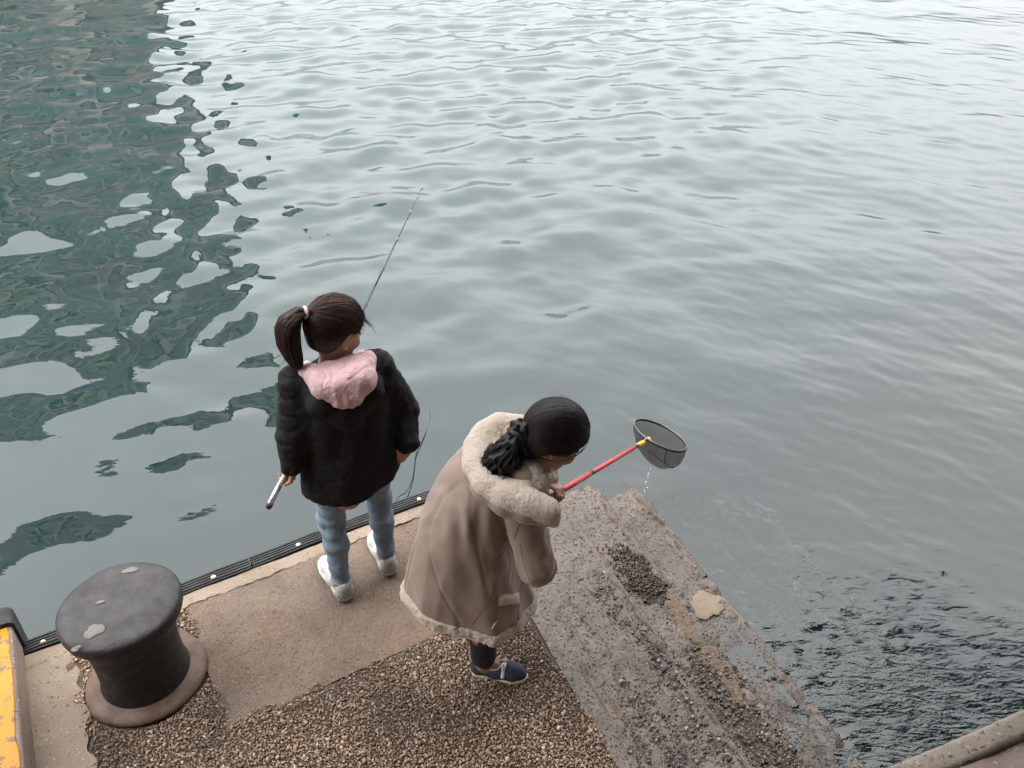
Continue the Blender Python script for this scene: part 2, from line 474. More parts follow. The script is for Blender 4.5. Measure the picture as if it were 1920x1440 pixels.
# ---- border slab and steps
STEP_E = [.715, 1.025, 1.35, 1.68, 2.02, 2.36]; RISE = .16
ROOT = W(.7, -1.2, -1.2)
stairs = empty('landing_steps', ROOT, label='wet pebbled concrete steps going down into the water beside the landing', category='steps')
def step_mesh(i):
    e1 = STEP_E[i]; e0 = .222 if i == 0 else STEP_E[i-1]-.04
    nA, nB = -.17-.01*i, -2.55
    L = int((nA-nB)/.022); C = max(6, int((e1-e0)/.022))
    g1, g2, g3 = GF(2.5, 50+i), GF(11, 60+i), GF(30, 70+i)
    rows = []
    ns = np.concatenate([[nA], nA-np.array([.004, .012]), np.linspace(nA-.022, nB, L)])
    top = -RISE*i
    for j, n_ in enumerate(ns):
        drop = 0
        dn = nA-n_
        rc = .07
        back = (rc-math.sqrt(max(0, rc*rc-(rc-dn)**2))) if dn < rc else 0      # rounded corner in plan
        edg = e1-back
        p = []
        for k in range(C+1):
            f = k/C; u = e0+(edg-.018-e0)*f; p.append((u, 0.0))
        for k in range(1, 5):
            a = R(90-22.5*k); p.append((edg-.018+.018*math.cos(a), -.018+.018*math.sin(a)))
        for zz in (-.05, -.09, -.13, -.19): p.append((edg, zz))
        p.append((edg, -.75))
        r_ = []
        for (u, zz) in p:
            z = top+zz
            r_.append(W(u+SK*n_, n_, z))
        rows.append(r_)
    V = A(rows); m = V.shape[1]
    Vf = V.reshape(-1, 3).copy()
    d = .0030*g1(Vf)+.0030*g2(Vf)+.0016*g3(Vf)
    nn = ((Vf-Q)@N)
    if i == 2: d = d - .028*np.clip((-.35-nn)/.9, 0, 1.4)
    lip = ((Vf-Q)@U)-SK*nn-e1; d = d + .009*np.exp(-((lip+.035)/.022)**2)*(1+.6*g2(Vf)) - .008*np.exp(-((lip+.085)/.014)**2)*(1+.5*g1(Vf))
    if i == 1: d = d - .012*np.clip((-.9-nn)/.6, 0, 1)
    if i == 0:      # two worn grooves parallel to the edge
        uq = ((Vf-Q)@U)-SK*nn
        for g0, dep in ((.300, .014), (.345, .020), (.43, .018), (.50, .010)):
            d -= dep*np.exp(-((uq-g0-.008*GF(1.2, 90)(Vf))/.011)**2)
    Vf[:, 2] += d
    wr = GF(8, 80+i)(Vf); Vf += (U*(.005*wr)[:, None])*(np.arange(len(Vf)) % m >= C-1)[:, None]
    i0 = (np.arange(V.shape[0]-1)[:, None]*m+np.arange(m-1)[None]).ravel()
    F = np.stack([i0, i0+m, i0+m+1, i0+1], 1)[:, ::-1]
    Fl = F.tolist(); 
    # end wall down
    nv = len(Vf); low = Vf[:m].copy(); low[:, 2] = np.minimum(low[:, 2], top-.75)
    Vf = np.concatenate([Vf, low]); Fl += [[k, k+1, nv+k+1, nv+k] for k in range(m-1)]
    return Vf, Fl
g = None
def step_mat():
    """wet pebbled concrete, painted darker and greener with depth for light lost in murky water"""
    g = NG('step_concrete')
    crd = g.coord()
    big = g.noise(2.2, 6, .6); mid = g.noise(11, 5, .6)
    c = g.mix(g.ramp(big, [(.35, 0), (.65, 1)]), (.092, .069, .055), (.172, .128, .099))
    c = g.mix(g.ramp(mid, [(.45, 0), (.75, .6)]), c, (.065, .052, .044))
    vo = g.n('ShaderNodeTexVoronoi', i_Scale=75.0); g.t.links.new(crd, vo.inputs['Vector'])
    pk = g.n('ShaderNodeSeparateColor'); g.t.links.new(vo.outputs['Color'], pk.inputs[0])
    patchy = g.ramp(g.noise(4.5, 3), [(.35, .55), (.6, 1)])
    on = g.math('MULTIPLY', g.ramp(pk.outputs[0], [(.55, 0), (.68, 1)]), g.ramp(vo.outputs['Distance'], [(.25, 1), (.48, 0)]))
    on = g.math('MULTIPLY', on, patchy)
    c = g.mix(on, c, g.mix(pk.outputs[1], (.26, .215, .175), (.06, .046, .037)))
    vo2 = g.n('ShaderNodeTexVoronoi', i_Scale=165.0); g.t.links.new(crd, vo2.inputs['Vector'])
    pk2 = g.n('ShaderNodeSeparateColor'); g.t.links.new(vo2.outputs['Color'], pk2.inputs[0])
    on2 = g.math('MULTIPLY', g.ramp(pk2.outputs[0], [(.72, 0), (.8, 1)]), g.ramp(vo2.outputs['Distance'], [(.25, 1), (.5, 0)]))
    c = g.mix(on2, c, (.30, .255, .21))
    holes = g.ramp(g.noise(60, 3, .5), [(.32, 0), (.40, 1)])
    c = g.mix(holes, (.03, .026, .022), c)
    # underwater light loss painted in: dark green by height
    ge = g.n('ShaderNodeNewGeometry'); sp = g.n('ShaderNodeSeparateXYZ'); g.t.links.new(ge.outputs['Position'], sp.inputs[0])
    zz = g.math('ADD', sp.outputs[2], g.math('MULTIPLY', g.math('SUBTRACT', g.noise(14, 4), .5), .10))
    depth_fade = g.ramp(g.math('MULTIPLY', zz, -1.0), [(.33, 0), (.42, .55), (.54, .93), (.75, 1)])
    c = g.mix(depth_fade, c, (.012, .024, .021))
    h = g.math('ADD', g.math('MULTIPLY', on, .9), g.math('ADD', g.math('MULTIPLY', on2, .5), g.math('MULTIPLY', holes, .9)))
    h = g.math('ADD', h, g.math('MULTIPLY', g.noise(26, 5, .6), 1.6))
    nm = g.bump(h, .85, .006)
    ro = g.ramp(g.noise(6, 5, .65), [(.45, .14), (.62, .48)])
    return g.bsdf(c, ro, nm)
M['step'] = step_mat()
steps = []
for i in range(6):
    V, F = step_mesh(i)
    steps.append(mk('step', V, F, M['step'], stairs))
# submerged footings that stick out beyond the step ends
for i, e in enumerate((.70, 1.03, 1.36, 1.69)):
    pr = [(-.26, -.9), (-.26, -.41-.012*i), (-.24, -.395-.012*i)] + [(-.05+.0, -.395-.012*i), (.0+.02, -.43-.012*i), (.03, -.9)]
    a = W(e-.30+SK*-.1, 0, 0); b = W(e-.04, 0, 0)
    V, F = extrude(pr, a, b, N, segs=6)
    mk('footing', V, F, M['step'], stairs, smooth=False)
# mortar patch and worn pale nosing strip
def blob(c, r, z, seed, n=40, th=.006, stretch=(1, 1), rot=0):
    g_ = np.random.default_rng(seed); ph = g_.random(6)*7
    ring = []
    for k in range(n):
        t = 2*math.pi*k/n
        rr = r*(1+.10*math.sin(2*t+ph[0])+.10*math.sin(3*t+ph[1])+.06*math.sin(5*t+ph[2])+.045*math.sin(9*t+ph[3])+.035*math.sin(13*t+ph[4])+.02*math.sin(19*t+ph[5]))
        x, y = rr*math.cos(t)*stretch[0], rr*math.sin(t)*stretch[1]
        x, y = x*math.cos(rot)-y*math.sin(rot), x*math.sin(rot)+y*math.cos(rot)
        ring.append((x, y))
    V = []; F = []
    for s_, dz in ((1.0, -th), (.99, th*.3), (.93, th), (.5, th*1.15)):
        V += [(c[0]+x*s_, c[1]+y*s_, z+dz) for x, y in ring]
    for L in range(3): F += [[L*n+k, L*n+(k+1) % n, (L+1)*n+(k+1) % n, (L+1)*n+k] for k in range(n)]
    V.append((c[0], c[1], z+th*1.15)); F += [[3*n+k, 3*n+(k+1) % n, 4*n] for k in range(n)]
    return A(V), F
g = NG('dry_mortar'); nm = g.bump(g.noise(120, 4), .5, .004)
g.bsdf(g.mix(g.ramp(g.noise(30, 4), [(.5, 0), (.75, .7)]), (.30, .23, .165), (.21, .16, .115)), .9, nm); M['mortar'] = g.m
p = un(1326, 1131, -.335)
V, F = blob(p, .082, -.345, 3, stretch=(1.0, 1.15), th=.003)
mk('mortar_patch', V, F, M['mortar'], stairs, label='pale dry mortar patch on the lower step')
# worn nosing strip, following step 2's edge
rows = []; g1 = GF(9, 5); g2 = GF(30, 6)
for j in range(60):
    n_ = -1.02-.72*j/59
    row = []
    taper = min(1, (j+1)/8, (60-j)/6)
    for k in range(9):
        P0 = W(1.02-.012-.105*taper*(1-k/8)-.0+SK*n_, n_, 0)
        wv = .012*g1(P0[None])[0]*(1-k/8)
        P0 = P0 + U*wv
        P0[2] = -.16 + .010 - .012*max(0, min(1, (-.9-n_)/.6)) - (.012 if k in (0, 8) else 0) + .003*g2(P0[None])[0] - (.018 if (j in (0, 59)) else 0)
        row.append(P0)
    rows.append(row)
V = A(rows).reshape(-1, 3); i0 = (np.arange(59)[:, None]*9+np.arange(8)[None]).ravel()
M['nosing'] = concrete_pebble('dry_nosing', (.27, .20, .14), (.20, .15, .105), ((.38, .30, .22), (.2, .13, .09)), 110, .0, (.22, .15, .10), .004, .5)
mk('worn_nosing', V, np.stack([i0, i0+9, i0+10, i0+1], 1), M['nosing'], stairs)
# lips along the two dry step edges, their lit line painted as paler concrete
M['lip'] = concrete_pebble('lit_lip', (.205, .160, .128), (.135, .105, .085), ((.30, .25, .20), (.10, .07, .05)), 90, .55, (.09, .068, .052), .004, .5)
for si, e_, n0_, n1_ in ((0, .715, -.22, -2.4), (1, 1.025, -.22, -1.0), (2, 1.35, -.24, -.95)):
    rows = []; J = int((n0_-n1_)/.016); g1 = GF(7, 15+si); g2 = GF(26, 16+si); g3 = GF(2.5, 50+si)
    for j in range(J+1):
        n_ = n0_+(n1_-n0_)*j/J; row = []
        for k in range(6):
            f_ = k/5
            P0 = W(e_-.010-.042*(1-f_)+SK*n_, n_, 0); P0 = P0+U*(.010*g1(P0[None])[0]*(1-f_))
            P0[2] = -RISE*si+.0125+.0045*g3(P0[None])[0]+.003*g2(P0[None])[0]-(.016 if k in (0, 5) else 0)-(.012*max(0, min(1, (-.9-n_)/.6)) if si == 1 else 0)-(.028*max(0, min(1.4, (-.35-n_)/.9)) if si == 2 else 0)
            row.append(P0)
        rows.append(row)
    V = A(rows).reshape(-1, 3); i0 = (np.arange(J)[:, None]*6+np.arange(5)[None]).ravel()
    mk('lit_edge', V, np.stack([i0, i0+6, i0+7, i0+1], 1), M['lip'], stairs)
# loose pebbles lying on the steps
n = 11000
uu = rng.random(n); vv = -.25-2.1*rng.random(n)**.8
ee = np.where(uu < .5, .3+.42*uu/.5, .735+.29*(uu-.5)/.5)
lvl = np.where(uu < .5, 0.0, -.16)
Pw = Q + (ee+SK*vv)[:, None]*U + vv[:, None]*N
dens = (GF(2.2, 91)(Pw)+.8*GF(6, 92)(Pw)) + 2.0*np.clip((-1.05-vv)/.7, -0.9, 1) + .8*np.exp(-((ee-.60)/.06)**2) - 1.2*(ee < .42)
kp = dens > .75
Pw = Pw[kp]; n = len(Pw); lvl = lvl[kp]
sz = .0038*np.exp(.45*rng.normal(size=n)).clip(.4, 2.3); Pw[:, 2] = lvl+.25*sz-.003*(lvl < 0)*1.5
base = A([(.15, .12, .096), (.24, .19, .15), (.09, .07, .056), (.36, .31, .26), (.20, .105, .068), (.04, .033, .028)])
cols = base[rng.choice(6, n, p=[.34, .2, .2, .1, .03, .13])]*(1+.2*rng.normal(size=(n, 1))).clip(.5, 1.6)
pebbles('loose_gravel', Pw, sz, M['wetpebble'], cols.clip(.01, .7), stairs, .65, kind='stuff')
# brown weed on the second step
n = 1500; c0 = un(1195, 1075, -.16)
Pw = c0 + (rng.normal(size=(n, 1))*.045)*U + (rng.normal(size=(n, 1))*.10)*N
uq = ((Pw-Q)@U)-SK*((Pw-Q)@N); Pw = Pw[(uq > .735) & (uq < 1.0)]; n = len(Pw)
Pw[:, 2] = -.158+.006*rng.random(n)
cw = A([(.050, .032, .016), (.085, .056, .030), (.028, .019, .011)])[rng.choice(3, n)]
pebbles('seaweed', Pw, 0.0045*np.exp(.4*rng.normal(size=n)), M['wetpebble'], cw, stairs, .5, kind='stuff')

# ---- rubber fender along the quay edge
g = NG('black_rubber'); nm = g.bump(g.noise(90, 4), .35, .003)
g.bsdf(g.mix(g.ramp(g.noise(12, 5), [(.45, 0), (.8, 1)]), (.011, .011, .012), (.032, .031, .031)), g.ramp(g.noise(9, 4), [(.4, .42), (.6, .68)]), nm); M['rubber'] = g.m
fender = empty('edge_fender', W(-1, .05, -.2), label='ribbed black rubber fender strip bolted along the quay edge', category='fender')
pf = [(-.004, -.02), (-.004, .012)]
for k in range(4):
    a = .004+k*.027
    pf += [(a, .012-.004*k*.3), (a+.003, .018-.004*k*.4), (a+.017, .018-.005*k*.4), (a+.020, .010-.006*k*.4)]
pf += [(.112, .0), (.118, -.03), (.118, -.20), (-.004, -.20)]
pf = [(a_ if a_ < .01 else .01+(a_-.01)*.66, b_) for a_, b_ in pf][::-1]
M['bolt'] = simple('pale_bolt', (.62, .55, .38), .45, .25, 60)
cuts = [-3.30, -2.03, -.905, .20]
bolts = [-2.62, -1.83, -1.085, -.665, .0]
for a, b in zip(cuts[:-1], cuts[1:]):
    V, F = extrude(pf, W(a+.004, 0), W(b-.004, 0), N, segs=24, disp=lambda V: (N*.0022)*GF(1.6, 3)(V)[:, None]+Z*(.0018*GF(2.2, 4)(V))[:, None])
    sgo = mk('fender_segment', V, F, M['rubber'], fender, smooth=False)
    for bu in bolts:
        if a < bu < b:
            V, F = lathe([(.001, 0), (.0125, .0), (.0125, .003), (.008, .0055), (.001, .006)][1:], W(bu, .026, .0135), 20)
            mk('bolt', V, F, M['bolt'], sgo)

# ---- bollard
g = NG('black_bollard_paint')
wear = g.ramp(g.noise(9, 7, .7), [(.68, 0), (.70, .8)])
ge = g.n('ShaderNodeNewGeometry'); sp = g.n('ShaderNodeSeparateXYZ'); g.t.links.new(ge.outputs['Normal'], sp.inputs[0])
dust = g.math('MULTIPLY', g.ramp(sp.outputs[2], [(.5, 0), (.95, 1)]), g.ramp(g.noise(10, 6, .65), [(.3, .35), (.7, 1)]))
c = g.mix(dust, (.0075, .007, .0075), (.060, .054, .057))
c = g.mix(g.ramp(g.noise(26, 7, .7), [(.56, 0), (.66, .7)]), c, (.030, .024, .022))
c = g.mix(g.ramp(g.noise(70, 5, .65), [(.62, 0), (.68, .6)]), c, (.13, .115, .11))
c = g.mix(g.ramp(g.noise(13, 6, .7), [(.62, 0), (.68, .55)]), c, (.075, .045, .030))
c = g.mix(wear, c, (.26, .24, .22))
nm = g.bump(g.math('ADD', g.noise(28, 6, .65), g.math('MULTIPLY', g.noise(170, 3), .4)), .75, .008)
g.bsdf(c, g.ramp(g.noise(14, 4), [(.35, .42), (.65, .72)]), nm); M['bollard'] = g.m
g = NG('rusty_flange')
c = g.mix(g.ramp(g.noise(9, 6, .65), [(.35, 0), (.6, 1)]), (.085, .036, .019), (.165, .108, .075))
c = g.mix(g.ramp(g.noise(30, 5), [(.55, 0), (.7, .7)]), c, (.09, .05, .035))
g.bsdf(c, .6, g.bump(g.noise(60, 5), .6, .005)); M['rust'] = g.m
bc = A([bol[0], bol[1], 0.])
bollard = empty('mooring_bollard', bc, label='black iron mooring bollard with chipped mushroom cap on the quay', category='bollard')
wob = lambda t, z: .006*math.sin(2*t+1)+.004*math.sin(5*t+z*9)
V, F = lathe([(.20, 0), (.238, .002), (.244, .012), (.241, .024), (.222, .034), (.195, .040), (.155, .046)], bc, 72, wob)
mk('flange', V, F, M['rust'], bollard)
V, F = lathe([(.185, .030), (.176, .05), (.170, .09), (.168, .16), (.170, .24), (.177, .31), (.188, .36), (.20, .39)], bc, 72)
mk('post', V, F, M['bollard'], bollard)
cp = [(.190, .380), (.214, .392), (.227, .408), (.2315, .424), (.2325, .444), (.229, .458), (.219, .468), (.198, .475), (.17, .481), (.12, .486), (.07, .488), (.01, .489)]
V, F = lathe(cp, bc, 72, wob)
cap_o = mk('cap', V, F, M['bollard'], bollard)
M['chip'] = simple('chipped_bare_paint', (.18, .16, .145), .8, .3, 90, .4)
for (px, py, r, sd_, st) in ((245, 1071, .024, 4, (1.3, .7)), (178, 1185, .033, 9, (1.15, .85)), (140, 1212, .014, 12, (1.3, .7)), (190, 1133, .012, 14, (1.6, .6))):
    V, F = blob(un(px, py, .478), r, 0, sd_, th=.0016, stretch=st, rot=.2)
    rr = np.hypot(V[:, 0]-bc[0], V[:, 1]-bc[1])
    prr = A(cp[5:])[::-1]
    V[:, 2] = np.interp(rr, prr[:, 0], prr[:, 1]) + V[:, 2] + .0018
    mk('paint_chip', V, F, M['chip'], cap_o)

# ---- yellow kerb with rubber end
g = NG('yellow_paint')
wear = g.ramp(g.noise(18, 8, .72), [(.54, 0), (.565, 1)])
vert = g.coord(); 
c = g.mix(g.ramp(g.noise(3.5, 5), [(.3, 0), (.7, 1)]), (.50, .185, .006), (.55, .24, .010))
c = g.mix(g.math('MULTIPLY', wear, g.ramp(g.noise(3, 3), [(.38, 0), (.50, 1)])), c, (.20, .11, .055))
g.bsdf(c, .5, g.bump(g.noise(60, 5), .4, .003)); M['yellow'] = g.m
k0 = un(21, 1172, .165); k1 = un(45, 1440, .165)
kd = nrm((k1-k0)*A([1, 1, 0])); ks = nrm(A([kd[1], -kd[0], 0])); ks = ks if ks[0] < 0 else -ks   # towards the left
kerb = empty('yellow_kerb', A([*(k0+ks*.15)[:2], 0]), label='yellow painted concrete kerb block with black rubber bumper at its end', category='kerb')
pA = k0*A([1, 1, 0]); pB = pA+kd*2.2
V, F = extrude(rrect(.0, .34, -.06, .160, .018), pA, pB, ks, segs=30, disp=lambda V: Z*(.002*GF(5, 21)(V))[:, None])
mk('kerb_body', V, F, M['wall'], kerb)
V, F = extrude(rrect(.012, .325, .150, .1665, .006, 2), pA+kd*.008, pB, ks, segs=30, disp=lambda V: Z*(.002*GF(5, 21)(V))[:, None]+ks*(.003*GF(9, 22)(V))[:, None])
mk('yellow_top', V, F, M['yellow'], kerb)
prof = rrect(-.012, .35, -.18, .185, .03, 4)
V, F = extrude(prof, pA-kd*.095, pA-kd*.002, ks, segs=1)
V2, F2 = extrude(rrect(.0, .34, -.16, .17, .03, 4), pA-kd*.12, pA-kd*.095, ks, segs=1)
V, F = merge([(V, F), (V2, F2)])
mk('rubber_bumper', V, F, M['rubber'], kerb, smooth=False)

# ---- upper deck edge with coping and rail in the near right corner
WZ = 1.2
c0 = un(1775, 1442, WZ); c1 = un(1925, 1362, WZ)
wd = nrm((c1-c0)*A([1, 1, 0])); ws = A([wd[1], -wd[0], 0])     # towards the camera
parapet = empty('deck_edge_wall', A([*(c0+ws*.1)[:2], 0]), label='pale concrete deck edge wall with rounded rim above the steps', category='wall')
pA, pB = c0-wd*5, c0+wd*9
pA = A([*pA[:2], 0]); pB = A([*pB[:2], 0])
V, F = extrude(rrect(.0, .30, -1.6, WZ, .02), pA, pB, ws, segs=120, disp=lambda V: (ws*(.004*GF(6, 23)(V))[:, None]+Z*(.004*GF(5, 24)(V))[:, None]))
mk('coping', V, F, M['wall'], parapet)
r0, r1 = un(1690, 1462, WZ-.03), un(1935, 1356, WZ+.0)
rd = nrm(r1-r0)
rs_ = nrm(A([rd[1], -rd[0], 0])); ru_ = np.cross(rs_, rd)
V, F = extrude(rrect(-.030, .030, -.024, .024, .014), r0-rd*2.5, r1+rd*3, rs_, ru_, segs=220, disp=lambda V: Z*(.0022*GF(9, 28)(V)+.0013*GF(30, 29)(V))[:, None])
M['railpaint'] = concrete_pebble('pale_rim_mortar', (.34, .28, .225), (.25, .20, .16), ((.38, .31, .25), (.2, .15, .11)), 60, .1, (.17, .13, .10), .003, .25)
mk('rim', V, F, M['railpaint'], parapet)
V, F = extrude([(.302, -1.6), (.302, WZ-.012), (9, WZ-.012), (9, -1.6)], pA, pB, ws)
mk('deck', V, F, M['deck'], smooth=False, kind='structure')

# ---- unseen building added behind the camera to shade the landing and darken the ripples
M['shadewall'] = simple('shade_wall', (.10, .095, .09), .8)
M['glassdark'] = simple('dark_window', (.02, .025, .03), .15)
pb = empty('shade_building', W(0, -8, 1.2), label='tall grey unseen building added behind the upper deck to shade the landing', category='building')
V, F = extrude([(-5.2, 1.19), (-5.2, 17), (-14, 17), (-14, 1.19)], W(-30, 0), W(30, 0), N)
mk('wall', V, F, M['shadewall'], pb, smooth=False)
for k in range(5):
    V, F = extrude([(-5.05, 3.4+2.8*k), (-5.05, 4.9+2.8*k), (-5.25, 4.9+2.8*k), (-5.25, 3.4+2.8*k)], W(-28, 0), W(28, 0), N)
    mk('window', V, F, M['glassdark'], pb, smooth=False)
V, F = extrude([(-.72, 5.6), (-.72, 5.9), (-5.3, 5.9), (-5.3, 5.6)], W(-30, 0), W(30, 0), N)  # unseen overhang, added and placed to shade the landing and darken ripples
mk('shade_canopy', V, F, M['shadewall'], pb, smooth=False)

# ---- harbour building across the water, out of frame, mirrored in the water on the left
hb = empty('waterfront_building', (-27, 38, -.4), label='dark banded waterfront building whose reflection darkens the water', category='building')
M['hbwall'] = simple('dark_facade', (.022, .0165, .0148), .8, .3, .4)
M['hbband'] = simple('grey_floor_band', (.060, .047, .042), .8, .2, .5)
M['hbolive'] = simple('olive_awning', (.05, .06, .015), .8, .2, .5)
def bx(x0, x1, y0, y1, z0, z1):
    V = A([(x, y, z) for x in (x0, x1) for y in (y0, y1) for z in (z0, z1)])
    return V, [[0, 1, 3, 2], [4, 6, 7, 5], [0, 4, 5, 1], [2, 3, 7, 6], [0, 2, 6, 4], [1, 5, 7, 3]]
mk('wall', *bx(-46, -13.0, 32, 34.2, -1.5, 19.0), M['hbwall'], hb, smooth=False)
mk('penthouse', *bx(-40, -18, 32.4, 34, 18.9, 22.5), M['hbwall'], hb, smooth=False)
for k in range(7):
    mk('floor_band', *bx(-46.1, -12.7, 31.7, 32.2, 2.0+2.6*k, 2.55+2.6*k), M['hbband'], hb, smooth=False)
for k in range(12):
    mk('pilaster', *bx(-45+2.9*k, -44.4+2.9*k, 31.6, 32.1, -1, 18.8), M['hbband'], hb, smooth=False)
mk('awning', *bx(-30, -20, 30.5, 32.0, 8.0, 9.2), M['hbolive'], hb, smooth=False)

# ---- far hills
M['hill'] = simple('far_hill', (.05, .065, .06), .9, .3, .01)
xs = np.linspace(-900, 500, 141); hh = 98+28*np.sin(xs/130)+16*np.sin(xs/47+1)+9*np.sin(xs/19+2)
hh = hh*np.clip((430-xs)/260, .12, 1)
V = np.concatenate([np.stack([xs, np.full(141, 900.), np.full(141, -2.)], 1), np.stack([xs, np.full(141, 1000.), hh], 1), np.stack([xs, np.full(141, 1300.), np.full(141, -2.)], 1)])
i = np.arange(140); F = np.concatenate([np.stack([i, i+1, i+142, i+141], 1), np.stack([i+141, i+142, i+283, i+282], 1)])
mk('hills', V, F, M['hill'], kind='structure')

# ---- sea bed (murky bottom) and water
g = NG('murky_silt')
g.bsdf(g.mix(g.noise(1.2, 4), (.0060, .0235, .0225), (.0078, .0275, .0262)), 1.0); M['silt'] = g.m
S = 4000
V = A([(-S, -S, -1.5), (S, -S, -1.5), (S, S, -1.5), (-S, S, -1.5)], dtype=float)
mk('sea_bed', V, [[0, 1, 2, 3]], M['silt'], smooth=False, kind='structure')

def water():
    na, nr = 640, 700
    az = np.linspace(R(-72), R(72), na)
    r = np.concatenate([np.geomspace(.9, 32, nr), np.geomspace(34, 3600, 50)])
    rr, aa = np.meshgrid(r, az, indexing='ij')
    X = rr*np.sin(aa); Y = rr*np.cos(aa)
    P = np.stack([X.ravel(), Y.ravel()], 1)
    H = np.zeros(len(P)); d = np.hypot(P[:, 0], P[:, 1])
    g_ = np.random.default_rng(11)
    uq = (P-Q[:2])@U[:2]; nq = (P-Q[:2])@N[:2]
    def band(lam0, lam1, slope, n, dir0, spread, mask=1.0):
        out = np.zeros(len(P))
        for _ in range(n):
            lam = lam0*(lam1/lam0)**g_.random(); k = 2*math.pi/lam
            th = dir0+spread*g_.normal()
            out += np.sin(P[:, 0]*k*math.cos(th)+P[:, 1]*k*math.sin(th)+g_.random()*6.283)/k
        return out*slope*math.sqrt(2/n)*mask
    near = np.clip((d-2)/6, 0, 1)
    right = 1/(1+np.exp(-(P[:, 0]-.3*P[:, 1]+.6)/.8))       # breezier towards the right
    left = 1-right
    H += band(2.2, 5.0, .024, 16, R(70), .7)
    H += band(.8, 1.9, .060, 34, R(75), 1.2, (.55+.55*near)*(.42+.75*left))
    H += band(.36, .8, .092, 46, R(80), 1.8, (.32+.75*near)*(.20+.85*left))
    H += band(.18, .34, .038, 40, R(75), 1.6, left*np.clip((d-3)/4, .15, 1))
    H += band(.20, .42, .055, 40, R(62), .38, (.04+.9*right)*(.5+.5*near))
    H += band(.10, .20, .046, 44, R(58), .35, (.04+right)*np.clip((13-d)/6, 0, 1)*np.clip((d-1.5)/2.5, .25, 1))
    P3 = np.stack([P[:, 0], P[:, 1], 0*P[:, 0]], 1)
    clus = np.clip(.60+.6*GF(1.6, 301)(P3)+.5*GF(3.7, 302)(P3), 0, 1.5)
    ch = np.exp(-((uq-1.50)/.62)**2-((nq+1.65)/.62)**2)
    H += band(.035, .085, .26, 80, R(62), .55, ch*clus)
    H += band(.10, .22, .15, 50, R(55), .7, ch*(.3+.7*clus))
    ch2 = np.exp(-((uq-1.9)/.9)**2-((nq+1.1)/.9)**2)*np.clip(GF(2.5, 303)(P3)+GF(6, 304)(P3)-1.0, 0, 1)
    H += band(.05, .13, .30, 40, R(62), .6, ch2)
    fade = np.clip((60-d)/30, 0, 1)
    Vv = np.stack([P[:, 0], P[:, 1], WATER_Z+H*fade], 1)
    m = na; i = (np.arange(len(r)-1)[:, None]*m+np.arange(m-1)[None]).ravel()
    F = np.stack([i, i+m, i+m+1, i+1], 1)[:, ::-1]
    return Vv, F
g = NG('harbour_water')
# gentle skin ripples everywhere; fine chop where the wash runs back off the steps
cw_ = W(1.65, -1.85, 0)
ps = g.n('ShaderNodeVectorMath', operation='DISTANCE'); tcw = g.n('ShaderNodeNewGeometry'); g.t.links.new(tcw.outputs['Position'], ps.inputs[0]); ps.inputs[1].default_value = (cw_[0], cw_[1], WATER_Z)
near_ = g.ramp(g.math('ADD', ps.outputs['Value'], g.math('MULTIPLY', g.math('SUBTRACT', g.noise(2.6, 4), .5), 1.6)), [(.15, 1), (1.25, 0)])
fine_ = g.math('ADD', g.noise(12, 3, .5, g.coord((1.0, 2.8, 1), (0, 0, R(-20))), .8), g.math('MULTIPLY', g.noise(42, 2, .5, g.coord((1.0, 2.0, 1), (0, 0, R(-30)))), .22))
hgt = g.math('ADD', g.math('MULTIPLY', g.noise(9, 2, .5, g.coord((1.0, 1.6, 1), (0, 0, R(-32)))), .0011), g.math('MULTIPLY', g.math('MULTIPLY', fine_, near_), .0115))
nm = g.bump(hgt, 1.0, 1.0)
fr = g.n('ShaderNodeFresnel', i_IOR=1.75); g.set(fr.inputs['Normal'], nm)
gl = g.n('ShaderNodeBsdfGlossy', i_Roughness=.015); g.set(gl.inputs['Normal'], nm)
tr = g.n('ShaderNodeBsdfTransparent', i_Color=(.72, .86, .86, 1))
df = g.n('ShaderNodeBsdfDiffuse', i_Color=(.0058, .0235, .0226, 1))          # turbid water body
bd = g.n('ShaderNodeMixShader', i_0=.3); g.t.links.new(tr.outputs[0], bd.inputs[1]); g.t.links.new(df.outputs[0], bd.inputs[2])
mx = g.n('ShaderNodeMixShader'); g.t.links.new(fr.outputs[0], mx.inputs[0]); g.t.links.new(bd.outputs[0], mx.inputs[1]); g.t.links.new(gl.outputs[0], mx.inputs[2])
g.t.links.new(mx.outputs[0], g.out.inputs[0])
V, F = water()
mk('water', V, F, g.m, kind='structure', loc=(0, 0, WATER_Z))

